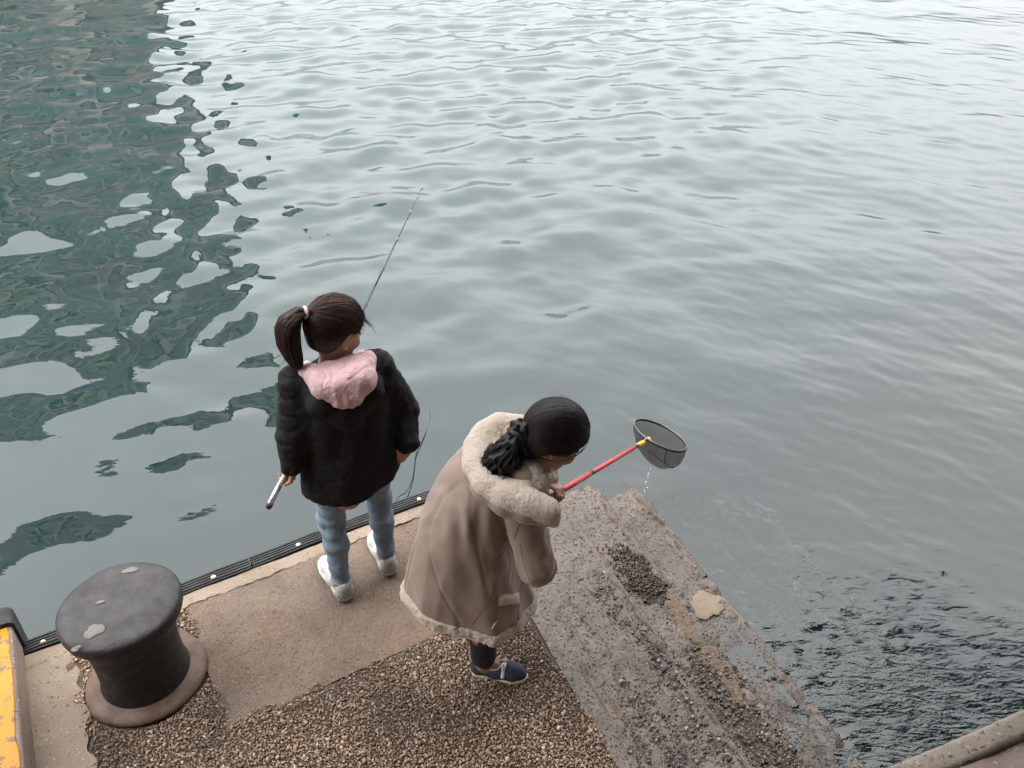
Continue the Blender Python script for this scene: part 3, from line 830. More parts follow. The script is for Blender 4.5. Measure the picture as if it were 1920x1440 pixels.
# ================================================================== PEOPLE
from mathutils.bvhtree import BVHTree
def ray(px, py):
    a = (px-960)/FPX; b = (py-720)/FPX
    return A([a, math.cos(PITCH)-b*math.sin(PITCH), -math.sin(PITCH)-b*math.cos(PITCH)])
CAMP = A([0, 0, CAM_H])
def unp(px, py, P0, nv):
    d = ray(px, py); return CAMP + d*(((np.asarray(P0)-CAMP)@nv)/(d@nv))
def proj(P):
    x, y, z = P[0], P[1], P[2]-CAM_H
    zc = y*math.cos(PITCH)-z*math.sin(PITCH); v = -y*math.sin(PITCH)-z*math.cos(PITCH)
    return A([960+FPX*x/zc, 720+FPX*v/zc])
class Surf:
    """finds where a garment's surface lies so that seams and pockets can be sewn on it"""
    def __init__(s, V, F): s.t = BVHTree.FromPolygons([tuple(v) for v in V], [tuple(int(i) for i in f) for f in F])
    def hit(s, px, py, off=.0):
        d = nrm(ray(px, py)); l, n_, i, ds = s.t.ray_cast(Vector(CAMP), Vector(d))
        if l is None: return None
        n_ = A(n_); n_ = n_ if n_@d < 0 else -n_
        return A(l)+n_*off
    def seam(s, pts, r=.0025, off=0.0, n=24):
        pts = A(pts, dtype=float); t = np.linspace(0, len(pts)-1, n)
        P = [s.hit(np.interp(q, range(len(pts)), pts[:, 0]), np.interp(q, range(len(pts)), pts[:, 1]), off) for q in t]
        P = [p for p in P if p is not None]
        Q_ = [P[0]]
        for p in P[1:]:
            if np.linalg.norm(p-Q_[-1]) < .045: Q_.append(p)
        return tube(Q_, r, 6)
    def patch(s, c, off=.006, n=12, th=.012, bulge=0.0):
        c = A(c, dtype=float); G = np.zeros((n+1, n+1, 3)); ok = True
        for i in range(n+1):
            for j in range(n+1):
                a, b = i/n, j/n
                p = (c[0]*(1-a)+c[1]*a)*(1-b)+(c[3]*(1-a)+c[2]*a)*b
                e = min(a, 1-a, b, 1-b)*6
                h = s.hit(p[0], p[1], off*min(1, .2+e)+bulge*16*a*(1-a)*b*(1-b))
                pv = G[i, j-1] if j else (G[i-1, j] if i else None)
                bad = h is None or (pv is not None and np.linalg.norm(h-pv) > .03)
                G[i, j] = h if not bad else CAMP+nrm(ray(*p))*np.linalg.norm(pv-CAMP)
        V = G.reshape(-1, 3); m = n+1
        V2 = V+nrm(A([0, 1, -.6]))*th
        F = [[i*m+j, (i+1)*m+j, (i+1)*m+j+1, i*m+j+1] for i in range(n) for j in range(n)]
        o = m*m
        F += [[q+o for q in f[::-1]] for f in F]
        rim = [i*m for i in range(m)]+[n*m+j for j in range(1, m)]+[i*m+n for i in range(n-1, -1, -1)]+[j for j in range(n-1, 0, -1)]
        for k in range(len(rim)):
            a_, b_ = rim[k], rim[(k+1) % len(rim)]; F.append([a_, b_, b_+o, a_+o])
        return np.concatenate([V, V2]), F

# ---- materials
def skin(name, c):
    g = NG(name)
    cc = g.mix(g.noise(35, 4), tuple(x*.88 for x in c), c)
    return g.bsdf(cc, .5, g.bump(g.noise(350, 3), .15, .001), Subsurface_Weight=.12, Subsurface_Radius=(.02, .008, .004), Subsurface_Scale=.3)
M['skin1'] = skin('skin_tan', (.44, .225, .145)); M['skin2'] = skin('skin_brown', (.33, .17, .11))
def hairmat(name, a, b, ro=.38):
    g = NG(name); at = g.n('ShaderNodeAttribute', attribute_name='tint')
    return g.bsdf(g.mix(at.outputs['Fac'], a, b), ro, None, Specular_IOR_Level=.28)
M['hair1'] = hairmat('dark_brown_hair', (.009, .0055, .005), (.075, .032, .022))
M['hair2'] = hairmat('black_hair', (.0045, .0038, .0038), (.022, .017, .015), .45)
g = NG('black_nylon'); nm = g.bump(g.math('ADD', g.noise(38, 4, .6), g.math('MULTIPLY', g.noise(9, 4), 1.2)), .45, .006)
g.bsdf(g.mix(g.noise(20, 3), (.0050, .0046, .0052), (.0075, .0070, .0078)), .75, nm, Specular_IOR_Level=.22); M['nylon'] = g.m
g = NG('pink_cotton'); nm = g.bump(g.math('ADD', g.math('MULTIPLY', g.noise(30, 6, .62, None, .8), 1.2), g.math('MULTIPLY', g.noise(600, 2), .08)), .8, .010)
g.bsdf(g.mix(g.noise(40, 4), (.50, .30, .31), (.60, .395, .40)), .9, nm, Sheen_Weight=.2); M['pink'] = g.m
M['pinkshirt'] = simple('coral_cotton', (.50, .16, .16), .9, .15, 30, .3)
g = NG('faded_denim'); wv = g.noise(700, 2, .5, g.coord((1, 1, .35)))
c = g.mix(g.ramp(g.noise(7, 4), [(.35, 0), (.7, 1)]), (.130, .180, .240), (.225, .285, .350))
c = g.mix(g.ramp(wv, [(.3, .75), (.7, 1)]), (.10, .13, .18), c)
g.bsdf(c, .85, g.bump(g.noise(16, 4), .3, .01)); M['denim'] = g.m
M['shoe'] = simple('off_white_leather', (.50, .475, .45), .55, .12, 25, .25, 90)
M['shoegrey'] = simple('pale_grey_mesh', (.33, .315, .30), .7, .2, 90, .4, 300)
M['shoedark'] = simple('grey_stitching', (.16, .155, .15), .7, .2, 90)
M['sole'] = simple('white_rubber', (.50, .475, .435), .6, .15, 30)
g = NG('taupe_suede'); nm = g.bump(g.math('ADD', g.noise(420, 3), g.math('MULTIPLY', g.noise(10, 3), 1.2)), .3, .003)
c = g.mix(g.noise(6, 5, .6), (.200, .142, .110), (.255, .185, .146))
g.bsdf(c, .9, nm, Sheen_Weight=.35, Sheen_Roughness=.4); M['suede'] = g.m
g = NG('cream_fleece'); nm = g.bump(g.math('ADD', g.noise(140, 5, .7), g.math('MULTIPLY', g.noise(420, 3), .5)), .9, .008)
g.bsdf(g.mix(g.noise(160, 4), (.47, .365, .285), (.64, .53, .435)), 1.0, nm, Sheen_Weight=.5); M['fleece'] = g.m
M['seam'] = simple('seam_thread', (.14, .095, .072), .9)
M['seamlight'] = simple('edge_piping', (.36, .27, .21), .9)
M['blackcloth'] = simple('black_trousers', (.010, .011, .015), .85, .2, 40, .4, 60, .006)
M['navy'] = simple('navy_suede', (.022, .030, .062), .75, .25, 60, .3)
M['cream'] = simple('cream_patterned_trim', (.62, .55, .42), .7, .35, 70, .3)
M['white'] = simple('white_ribbon', (.66, .62, .52), .7, .25, 60)
M['pearl'] = simple('pearl', (.75, .7, .66), .25)
M['tie'] = simple('pale_pink_tie', (.62, .42, .42), .8)
M['scrunchie'] = simple('black_ribbon', (.012, .010, .010), .6)
M['eye'] = simple('eye', (.05, .04, .035), .2)

def hframe(az, pitch, roll=0):
    f = A([math.cos(az)*math.cos(pitch), math.sin(az)*math.cos(pitch), math.sin(pitch)])
    r = nrm(np.cross(f, Z)); u = np.cross(r, f)
    if roll: r, u = r*math.cos(roll)+u*math.sin(roll), u*math.cos(roll)-r*math.sin(roll)
    return f, r, u

def add_hand(fl, w_, d, pn, curl, ts, k=.008, ln=1.0):
    d = nrm(d); pn = nrm(pn-d*(pn@d)); a = np.cross(d, pn)
    tips = []
    for i, lf in enumerate((.86, 1.0, .95, .76)):
        o = (i-1.5)
        b = w_+d*(.074-.004*abs(o-.3))*ln+a*o*.0185
        fl.cap(w_+a*o*.011, b, .0145, .0105, k)
        p = b; ang = 0
        for sg, c_, rr in ((.034, .55, .0088), (.023, 1.0, .0078), (.018, .75, .0068)):
            ang += curl*c_*(1+.06*o)
            q = p+(d*math.cos(ang)+pn*math.sin(ang))*sg*lf*ln
            fl.cap(p, q, rr, rr*.9, .004); p = q
    b = w_+d*.022+a*ts*.024; m1 = b+nrm(d*.7+a*ts*.75+pn*.5)*.034; m2 = m1+nrm(d*.75+a*ts*.1+pn*.75)*.026
    fl.cap(w_+d*.01+a*ts*.008, b, .015, .0125, k); fl.cap(b, m1, .0115, .0098, k); fl.cap(m1, m2, .0092, .0078, .004)

def body_mesh(J, hf, facing, hands, feet, res=.005, fs=1.0, ts=1.0):
    """one continuous figure: torso, neck, head with face and ears, arms, hands, legs, feet"""
    pts = A([v for k_, v in J.items()]); lo = pts.min(0)-.18; hi = pts.max(0)+.18; lo[2] = -.02
    fl = Field(lo, hi, res); F_ = A([math.cos(facing), math.sin(facing), 0])
    fl.cap(J['pelvis'], J['waist'], .125*ts, .105*ts, .03, (F_, .72)); fl.cap(J['waist'], J['chest'], .105*ts, .13*ts, .03, (F_, .68))
    fl.cap(J['chest'], (J['shL']+J['shR'])/2, .12*ts, .09*ts, .03, (F_, .7))
    fl.cap((J['shL']+J['shR'])/2, J['shL'], .055*ts, .048*ts, .03); fl.cap((J['shL']+J['shR'])/2, J['shR'], .055*ts, .048*ts, .03)
    f, r, u = hf; c = J['head']; H = lambda a, b, e: c+f*a+r*b+u*e
    fl.cap(J['neck'], H(-.02, 0, -.06), .052, .047, .03)
    ax = (f, r, u)
    fl.ell(H(0, 0, .02), (.094, .074, .094), ax, .02); fl.ell(H(.034, 0, -.042), (.060, .060, .072), ax, .03)
    fl.ell(H(.064, 0, -.088), (.026, .028, .021), ax, .025)
    fl.cap(H(.088, 0, .004), H(.106, 0, -.036), .007, .0125, .012)
    for sgn in (-1, 1):
        fl.cap(H(.102, sgn*.006, -.042), H(.098, sgn*.015, -.040), .008, .007, .006)
        fl.cap(H(.087, sgn*.016, .020), H(.076, sgn*.044, .018), .009, .007, .012)
        fl.ell(H(.074, sgn*.034, -.035), (.022, .024, .024), ax, .02)
        fl.ell(H(.101, sgn*.031, .001), (.012, .015, .009), ax, .008, 's')
        fl.ell(H(-.006, sgn*.081, -.012), (.022, .010, .034), (nrm(f+r*sgn*-.35), nrm(r*sgn+f*.35), u), .004)
        fl.ell(H(.002, sgn*.092, -.006), (.012, .006, .020), ax, .003, 's')
        fl.cap(H(-.001, sgn*.076, -.038), H(0, sgn*.077, -.044), .008, .007, .006)
    fl.cap(H(.091, -.018, -.0665), H(.091, .018, -.0665), .0065, .0065, .006); fl.cap(H(.093, -.01, -.062), H(.093, .01, -.062), .0058, .0058, .005)
    for S in 'LR':
        fl.chain([J['sh'+S], J['el'+S], J['wr'+S]], [.046, .036, .025], .02)
        fl.chain([J['hip'+S], J['kn'+S], J['an'+S]], [.078, .050, .034], .03)
        mid = J['kn'+S]*.7+J['an'+S]*.3-F_*.012; fl.cap(mid, mid-Z*.05, .047, .040, .03)
        a, b = feet[S]        # heel, toe on the ground
        d = nrm(b-a); L = np.linalg.norm(b-a)
        fl.cap(J['an'+S], a+d*.04+Z*.035, .036, .033*fs, .025); fl.cap(a+d*.05+Z*.045, a+d*L*.68+Z*.028, .036*fs, .028*fs, .02)
        fl.cap(a+d*L*.68+Z*.026, b-d*.03+Z*.02, .030*fs, .018*fs, .02)
        sd_ = np.cross(d, Z); fl.cap(a+d*L*.6-sd_*.018+Z*.024, b-d*.035-sd_*.012+Z*.017, .022*fs, .014*fs, .02)
        add_hand(fl, *hands[S])
    V, F = fl.mesh(); V = relax(V, F, 1, .35)
    return V, F

def sole_outline(heel, toe, width, grow=0.0, side=1, n=28):
    d = nrm((toe-heel)*A([1, 1, 0])); L = np.linalg.norm((toe-heel)[:2]); s_ = A([d[1], -d[0], 0])
    out = []
    prof = [(0, .0), (.02, .45), (.08, .72), (.2, .80), (.4, .74), (.62, .98), (.74, 1.0), (.87, .80), (.95, .52), (1, .0)]
    px_ = [p[0] for p in prof]; py_ = [p[1] for p in prof]
    ts = (1-np.cos(np.linspace(0, math.pi, n)))/2
    for t in ts: out.append(heel+d*(t*L)+s_*(np.interp(t, px_, py_)*width/2+side*.010*math.sin(math.pi*t)*0)+d*grow*(2*t-1)+s_*grow)
    for t in ts[::-1][1:-1]: out.append(heel+d*(t*L)-s_*(np.interp(t, px_, py_)*width/2)+d*grow*(2*t-1)-s_*grow)
    return A(out)
def slab(out, zs, shrink):
    n = len(out); c = out.mean(0); V = []; F = []
    for z, sh in zip(zs, shrink):
        P = c+(out-c)*sh; P = P.copy(); P[:, 2] = z if not callable(z) else [z(p) for p in P]
        V.append(P)
    for L in range(len(zs)-1): F += [[L*n+k, L*n+(k+1) % n, (L+1)*n+(k+1) % n, (L+1)*n+k] for k in range(n)]
    F.append(list(range(n))[::-1]); F.append([(len(zs)-1)*n+k for k in range(n)])
    return np.concatenate(V), F

def strands_mesh(paths, radii, tints, seg=3):
    Vs, Fs, T, off = [], [], [], 0
    for P, r0, t in zip(paths, radii, tints):
        n = len(P); rr = r0*np.concatenate([[.6], np.ones(n-2), [.25]]) if n > 2 else [r0]*n
        V, F = tube(P, rr, seg, caps=False); Vs.append(V); Fs.append(A(F)+off); T.append(np.full(len(V), t)); off += len(V)
    return np.concatenate(Vs), np.concatenate(Fs), np.concatenate(T)
def tint(o, T):
    at = o.data.attributes.new('tint', 'FLOAT', 'POINT'); at.data.foreach_set('value', T.astype(np.float32))
def mk_hair(name, base, strands, mat, parent, btint=.1, **kw):
    V0, F0 = base; V1, F1, T1 = strands
    o = mk(name, np.concatenate([V0, V1]), np.concatenate([F0, F1+len(V0)]), mat, parent, **kw)
    g_ = GF(16, 5)(V0)
    tint(o, np.concatenate([np.clip(btint+.08*g_, 0, 1), T1])); return o

def scalp(c, hf, cut, rad=(.106, .090, .106), off=(-.008, 0, .026), nape=-.085, res=.004):
    f, r, u = hf; cc = c+f*off[0]+r*off[1]+u*off[2]
    fl = Field(c-.17, c+.17, res); fl.ell(cc, rad, (f, r, u), .01)
    fl.ell(c-f*.045+u*-.03, (.066, .074, .076), (f, r, u), .03)
    sl, (X, Y, Zz) = fl.box(c-.2, c+.2)
    lf = (X-c[0])*f[0]+(Y-c[1])*f[1]+(Zz-c[2])*f[2]; lu = (X-c[0])*u[0]+(Y-c[1])*u[1]+(Zz-c[2])*u[2]
    d = np.maximum(cut(lf)-lu, nape-lu)
    fl.a[sl] = np.maximum(fl.a[sl], d.astype(np.float32))
    V, F = fl.mesh(); return relax(V, F, 2, .4), F
def gc_path(c, hf, rad, off, p0, p1, n=12, lift=1.01, jit=0.0, seed=0):
    """path over the head ellipsoid from local direction p0 to p1"""
    f, r, u = hf; cc = c+f*off[0]+r*off[1]+u*off[2]
    a, b = nrm(p0), nrm(p1); om = math.acos(np.clip(a@b, -1, 1))+1e-6
    P = []
    for t in np.linspace(0, 1, n):
        q = (math.sin((1-t)*om)*a+math.sin(t*om)*b)/math.sin(om)
        s_ = lift+jit*math.sin(3.1*t+seed)
        P.append(cc+f*q[0]*rad[0]*s_+r*q[1]*rad[1]*s_+u*q[2]*rad[2]*s_)
    return P

# ------------------------------------------------------------------ woman at the edge with the rod
O1 = A([-.70, 2.76, 0]); FA1 = R(112)
f1 = A([math.cos(FA1), math.sin(FA1), 0]); r1 = A([f1[1], -f1[0], 0])
def L1(r, f, z): return O1+r1*r+f1*f+Z*z
heelL, toeL = un(652, 1128), un(607, 1052); heelR, toeR = un(733, 1080), un(701, 1004)
rodG = un(533, 890, .78); rodT = un(792, 350, 1.12); rodD = nrm(rodT-rodG); rodB = rodG-rodD*.165
# the butt is where the picture shows it
J1 = dict(pelvis=L1(0, -.02, .80), waist=L1(0, -.02, .96), chest=L1(0, -.02, 1.10), neck=L1(.0, -.01, 1.225), head=L1(.022, .02, 1.372),
          shL=L1(-.160, -.01, 1.195), shR=L1(.150, -.01, 1.195), elL=L1(-.212, -.055, .965), elR=L1(.250, -.01, .95),
          hipL=L1(-.085, -.02, .79), hipR=L1(.085, -.02, .79), knL=L1(-.115, .0, .43), knR=L1(.115, .065, .43),
          anL=heelL+nrm(toeL-heelL)*.055+Z*.08, anR=heelR+nrm(toeR-heelR)*.055+Z*.08)
hL_d = nrm(f1*.55-Z*.85-r1*.05); pnL = nrm(-r1)
J1['wrL'] = rodG-hL_d*.075-pnL*.030
hR = un(749, 852, .80); hR_d = nrm(f1*.15-r1*.65-Z*.7)
J1['wrR'] = hR-hR_d*.06
hd1 = hframe(R(44), R(-24))
hands1 = dict(L=(J1['wrL'], hL_d, pnL, 1.15, -1), R=(J1['wrR'], hR_d, nrm(f1*.6-Z*.3), .55, -1))
V, F = body_mesh(J1, hd1, FA1, hands1, dict(L=(heelL+nrm(toeL-heelL)*.012+Z*.014, toeL-nrm(toeL-heelL)*.012+Z*.014), R=(heelR+nrm(toeR-heelR)*.012+Z*.014, toeR-nrm(toeR-heelR)*.012+Z*.014)), fs=.72, ts=.9)
p1 = mk('person', V, F, M['skin1'], loc=O1, label='person in black padded jacket and jeans standing at the edge with a fishing rod', category='person')

# jeans
fl = Field(L1(-.3, -.3, 0)-.1, L1(.3, .3, 0)+A([.1, .1, 1.0]), .006)
fl.lo[2] = .05
fl = Field(A([*(O1[:2]-.42), .06]), A([*(O1[:2]+.42), .98]), .006)
fl.cap(L1(-.05, -.02, .84), L1(.05, -.02, .84), .135, .135, .03, (f1, .85)); 
for S, k_ in (('L', -1), ('R', 1)):
    hip, kn, an = J1['hip'+S], J1['kn'+S], J1['an'+S]
    fl.cap(hip+Z*.0-f1*.03, hip*.5+kn*.5, .092, .072, .04); fl.cap(hip*.5+kn*.5, kn, .072, .056, .03)
    cf = kn*.66+an*.34-f1*.016
    fl.cap(kn, cf, .056, .0525, .03); fl.cap(cf, an+Z*.035, .0525, .0420, .03)
V, F = fl.mesh(); V = relax(V, F, 2); Nn = vnormals(V, F)
wz = V[:, 2]
kneeamp = .0045*np.exp(-((wz-.44)/.10)**2)+.003*np.exp(-((wz-.16)/.07)**2)+.003*np.exp(-((wz-.68)/.08)**2)
V = V+Nn*(-.0042*ridge(6, 63, V, .25, aniso=(1, 1, 1.6))*(.25+120*kneeamp)+kneeamp*.5*np.sin(wz*120+3.2*GF(5, 8)(V))*(.6+.5*GF(4, 18)(V))+.0030*GF(7, 9, aniso=(1, 1, 2))(V))[:, None]
jeans = mk('jeans', V, F, M['denim'], p1)
for S in 'LR':
    an = J1['an'+S]; P = [an+Z*.030+A([math.cos(t), math.sin(t), 0])*.0425 for t in np.linspace(0, 2*math.pi, 26)]
    mk('hem', *tube(P, .004, 6), M['denim'], jeans)

# jacket
jk = [(z, *(L1(0, fo, 0)[:2]), rf, rr) for z, fo, rf, rr in ((.625, -.03, .168, .218), (.70, -.03, .172, .222), (.80, -.03, .165, .214), (.95, -.025, .150, .200), (1.05, -.025, .145, .197), (1.135, -.02, .128, .182), (1.195, -.01, .100, .140), (1.255, -.005, .066, .078))]
fl = Field(A([*(O1[:2]-.46), .56]), A([*(O1[:2]+.46), 1.42]), .006)
fl.zloft(jk, FA1, .02, fold=lambda th, z: .018*np.sin(5*th+z*6)*np.clip((.95-z)/.3, 0, 1))
for S in 'LR':
    sh, el, wr = J1['sh'+S], J1['el'+S], J1['wr'+S]
    fl.cap(sh-Z*.008, el, .076, .068, .035); fl.cap(el, wr*.95+el*.05, .066, .046, .02)
# the jacket's own hood lying on the back, and the stand collar
fl.cap(L1(-.10, -.135, 1.145), L1(.0, -.165, 1.085), .042, .05, .025, (f1, .8)); fl.cap(L1(.105, -.13, 1.155), L1(.0, -.165, 1.085), .042, .05, .035, (f1, .75))
fl.cap(L1(-.115, -.06, 1.20), L1(-.10, -.135, 1.145), .040, .042, .03); fl.cap(L1(.125, -.05, 1.205), L1(.105, -.13, 1.155), .038, .042, .03)
fl.zloft([(z, x, y, a_-.012, b_-.012) for z, x, y, a_, b_ in ((.60, *L1(0, -.03, 0)[:2], .168, .218), (.69, *L1(0, -.03, 0)[:2], .160, .205), (.72, *L1(0, -.03, 0)[:2], .09, .12))], FA1, .01, mode='s')
sl, (X, Y, Zz) = fl.box(fl.lo, fl.lo+fl.n*fl.res)          # the hem rides up on her right side
lr = (X-O1[0])*r1[0]+(Y-O1[1])*r1[1]; lf = (X-O1[0])*f1[0]+(Y-O1[1])*f1[1]
fl.a[sl] = np.where(np.abs(lr) < .235, np.maximum(fl.a[sl], (.645+.33*np.maximum(lr+.03, 0)-Zz).astype(np.float32)), fl.a[sl])
V, F = fl.mesh(); V = relax(V, F, 1); Nn = vnormals(V, F)
wz = V[:, 2]+.012*GF(2.2, 3)(V)
quilt = .0075*(np.sqrt(np.abs(np.sin(math.pi*(wz-.63)/.088)))-.7)
V = V+Nn*(quilt*.40+.0030*GF(8, 14, aniso=(1, 1, .7))(V)+.0012*GF(20, 15)(V)-.0042*ridge(4.2, 61, V, .20, aniso=(1, 1, 1.3))-.0015*ridge(9, 62, V, .22))[:, None]
jacket = mk('jacket', V, F, M['nylon'], p1)
# coral shirt tail showing under the jacket
fl = Field(A([*(O1[:2]-.3), .5]), A([*(O1[:2]+.3), .85]), .006)
fl.zloft([(z, *L1(-.045, -.035, 0)[:2], a_, b_) for z, a_, b_ in ((.617, .145, .075), (.65, .150, .115), (.76, .13, .13))], FA1, .01)
V, F = fl.mesh()
mk('shirt', V, F, M['pinkshirt'], p1)
# pink hood
bp = L1(0, -.165, 1.2)
hz = lambda px, py, z: un(px, py, z)
fl = Field(A([*(O1[:2]-.36), 1.02]), A([*(O1[:2]+.36), 1.42]), .004)
rim = [L1(-.105, .055, 1.215), L1(-.122, -.02, 1.246), L1(-.090, -.072, 1.276), L1(0, -.088, 1.276), L1(.086, -.070, 1.278), L1(.128, -.02, 1.250), L1(.118, .055, 1.218)]
tip = L1(.0, -.176, 1.190)
for a_, b_ in ((1, -.02), (2, -.012), (3, 0), (4, .012), (5, .02)):
    q0 = rim[a_]-Z*.012-f1*.018; q2_ = tip+r1*b_*1.6; q1_ = (q0+q2_)/2-f1*.016+Z*.006
    fl.cap(q0, q1_, .030, .040, .05); fl.cap(q1_, q2_, .040, .030, .05)
fl.chain(rim, [.016, .022, .024, .022, .024, .022, .016], .007)
V, F = fl.mesh(); V = relax(V, F, 2); Nn = vnormals(V, F)
rr_ = (V-L1(0, 0, 0))@r1
V = V+Nn*(.0030*GF(8, 24)(V)-.0030*ridge(6, 64, V, .22, aniso=(1, 1, .5))-.0014*ridge(14, 65, V, .25)+.0016*GF(17, 25, aniso=(1, 1, .4))(V)+.0022*np.sin(rr_*160+3*GF(4, 2)(V))*np.clip((1.23-V[:, 2])/.05, 0, 1)-.002*np.exp(-(rr_/.005)**2))[:, None]
hood = mk('hood', V, F, M['pink'], p1)
sf = Surf(V, F)
mk('seam', *sf.seam([(620, 694), (619, 715), (616, 735), (613, 752)], .0016), M['pink'], hood)

# hair with a high ponytail
RAD1, OFF1 = (.122, .100, .115), (-.016, 0, .026)
c1 = J1['head']; f, r, u = hd1
cut1 = lambda x: np.interp(x, [-.2, -.055, -.034, -.022, -.008, .018, .045, .075, .12], [-.085, -.080, -.052, -.010, .020, .018, .022, .055, .10])
base = scalp(c1, hd1, cut1, RAD1, OFF1)
g_ = np.random.default_rng(5); tie_l = nrm(A([-.93, -.10, .30]))
paths, rad, tn = [], [], []
cc1 = c1+f*OFF1[0]+u*OFF1[2]
def okdir(q):
    lf = OFF1[0]+q[0]*RAD1[0]; lu = OFF1[2]+q[2]*RAD1[2]
    return lu > float(cut1(np.array(lf)))-.007 and lu > -.085
while len(paths) < 2300:
    q = nrm(g_.normal(size=3))
    if not okdir(q): continue
    jit = .012*g_.normal()
    paths.append(gc_path(c1, hd1, RAD1, OFF1, q, tie_l+.06*g_.normal(size=3), 11, 1.008+.010*abs(g_.normal()), jit, g_.random()*6))
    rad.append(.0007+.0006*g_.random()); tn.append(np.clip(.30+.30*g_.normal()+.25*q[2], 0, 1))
for k_ in range(46):      # flyaways
    q = nrm(A([g_.uniform(-.2, 1), g_.uniform(-.9, .9), g_.uniform(.2, 1)]))
    P = gc_path(c1, hd1, RAD1, OFF1, q, nrm(q+.5*g_.normal(size=3)), 6, 1.02+.05*g_.random(), .03, g_.random()*6)
    paths.append(P); rad.append(.0006); tn.append(.3)
for k_ in range(14):      # loose wisps at the forehead
    st = cc1+f*.083+r*g_.uniform(-.02, .05)+u*g_.uniform(.04, .06)
    P = [st+(f*.05*t+r*.03*t*g_.uniform(-.5, 1)-Z*.055*t*t)*g_.uniform(.6, 1.3) for t in np.linspace(0, 1, 7)]
    paths.append(P); rad.append(.0007); tn.append(.2)
tieP = cc1+f*tie_l[0]*RAD1[0]*1.06+r*tie_l[1]*RAD1[1]*1.06+u*tie_l[2]*RAD1[2]*1.06
dout = nrm(A([-.86, -.45, .16]))
spine = [tieP, tieP+dout*.035+Z*.004, tieP+dout*.072-Z*.024, tieP+dout*.092-Z*.075, tieP+dout*.094-Z*.135, tieP+dout*.084-Z*.195, tieP+dout*.076-Z*.245]
wid = A([.016, .034, .050, .058, .056, .044, .024])
fl = Field(tieP-.30, tieP+A([.12, .12, .12]), .005); fl.chain(spine[:-1], list(wid[:-1]*.52), .02)
Vt, Ft = fl.mesh()
spA = A(spine)
for k_ in range(1100):
    th, rad_ = g_.random()*6.283, math.sqrt(g_.random())
    a_ = nrm(np.cross(dout, Z)); b_ = dout
    end = g_.uniform(4.4, 6.0); P = []
    ph = g_.random()*6
    for t in np.linspace(0, end, 13):
        p = A([np.interp(t, range(7), spA[:, j]) for j in range(3)]); w_ = np.interp(t, range(7), wid)*(1.02*rad_)
        fw = A([0, 0, 1.]) if t < 1 else b_
        P.append(p+a_*w_*math.cos(th)+(b_ if t > 1.5 else Z*(1-t/1.5)+b_*(t/1.5))*w_*math.sin(th)*.8+a_*.004*math.sin(t*2+ph)*t/4)
    paths.append(P); rad.append(.0008+.0006*g_.random()); tn.append(np.clip(.34+.26*g_.normal(), 0, 1))
for k_ in range(26):
    t0 = g_.uniform(3.5, 5); p = A([np.interp(t0, range(7), spA[:, j]) for j in range(3)])
    dv = nrm(dout*g_.uniform(.1, 1)+nrm(np.cross(dout, Z))*g_.normal()*.6-Z*g_.uniform(.5, 1.6)); 
    paths.append([p+dv*.09*t+A([.004, .003, 0])*math.sin(5*t) for t in np.linspace(0, 1, 6)]); rad.append(.0006); tn.append(.3)
st = strands_mesh(paths, rad, tn)
b2 = (np.concatenate([base[0], Vt]), np.concatenate([base[1], Ft+len(base[0])]))
hair1 = mk_hair('hair', b2, st, M['hair1'], p1, .10)
P = [tieP+dout*.012+(nrm(np.cross(dout, Z))*math.cos(t)+nrm(np.cross(nrm(np.cross(dout, Z)), dout))*math.sin(t))*.0185 for t in np.linspace(0, 2*math.pi, 25)]
mk('hair_tie', *tube(P, .0075, 8), M['tie'], hair1)
for sgn in (1, -1):
    V, F = lathe([(.001, -.0045), (.0035, -.003), (.0045, 0), (.0035, .003), (.001, .0045)], c1+f*.001+r*sgn*.0865-u*.045, 12)
    mk('earring', V, F, M['pearl'], p1)
for sgn in (1, -1):
    V, F = lathe([(.002, -.010), (.0085, -.006), (.0108, 0), (.0085, .006), (.002, .010)], c1+f*.0865+r*sgn*.031+u*.001, 14)
    mk('eye', V, F, M['eye'], p1)

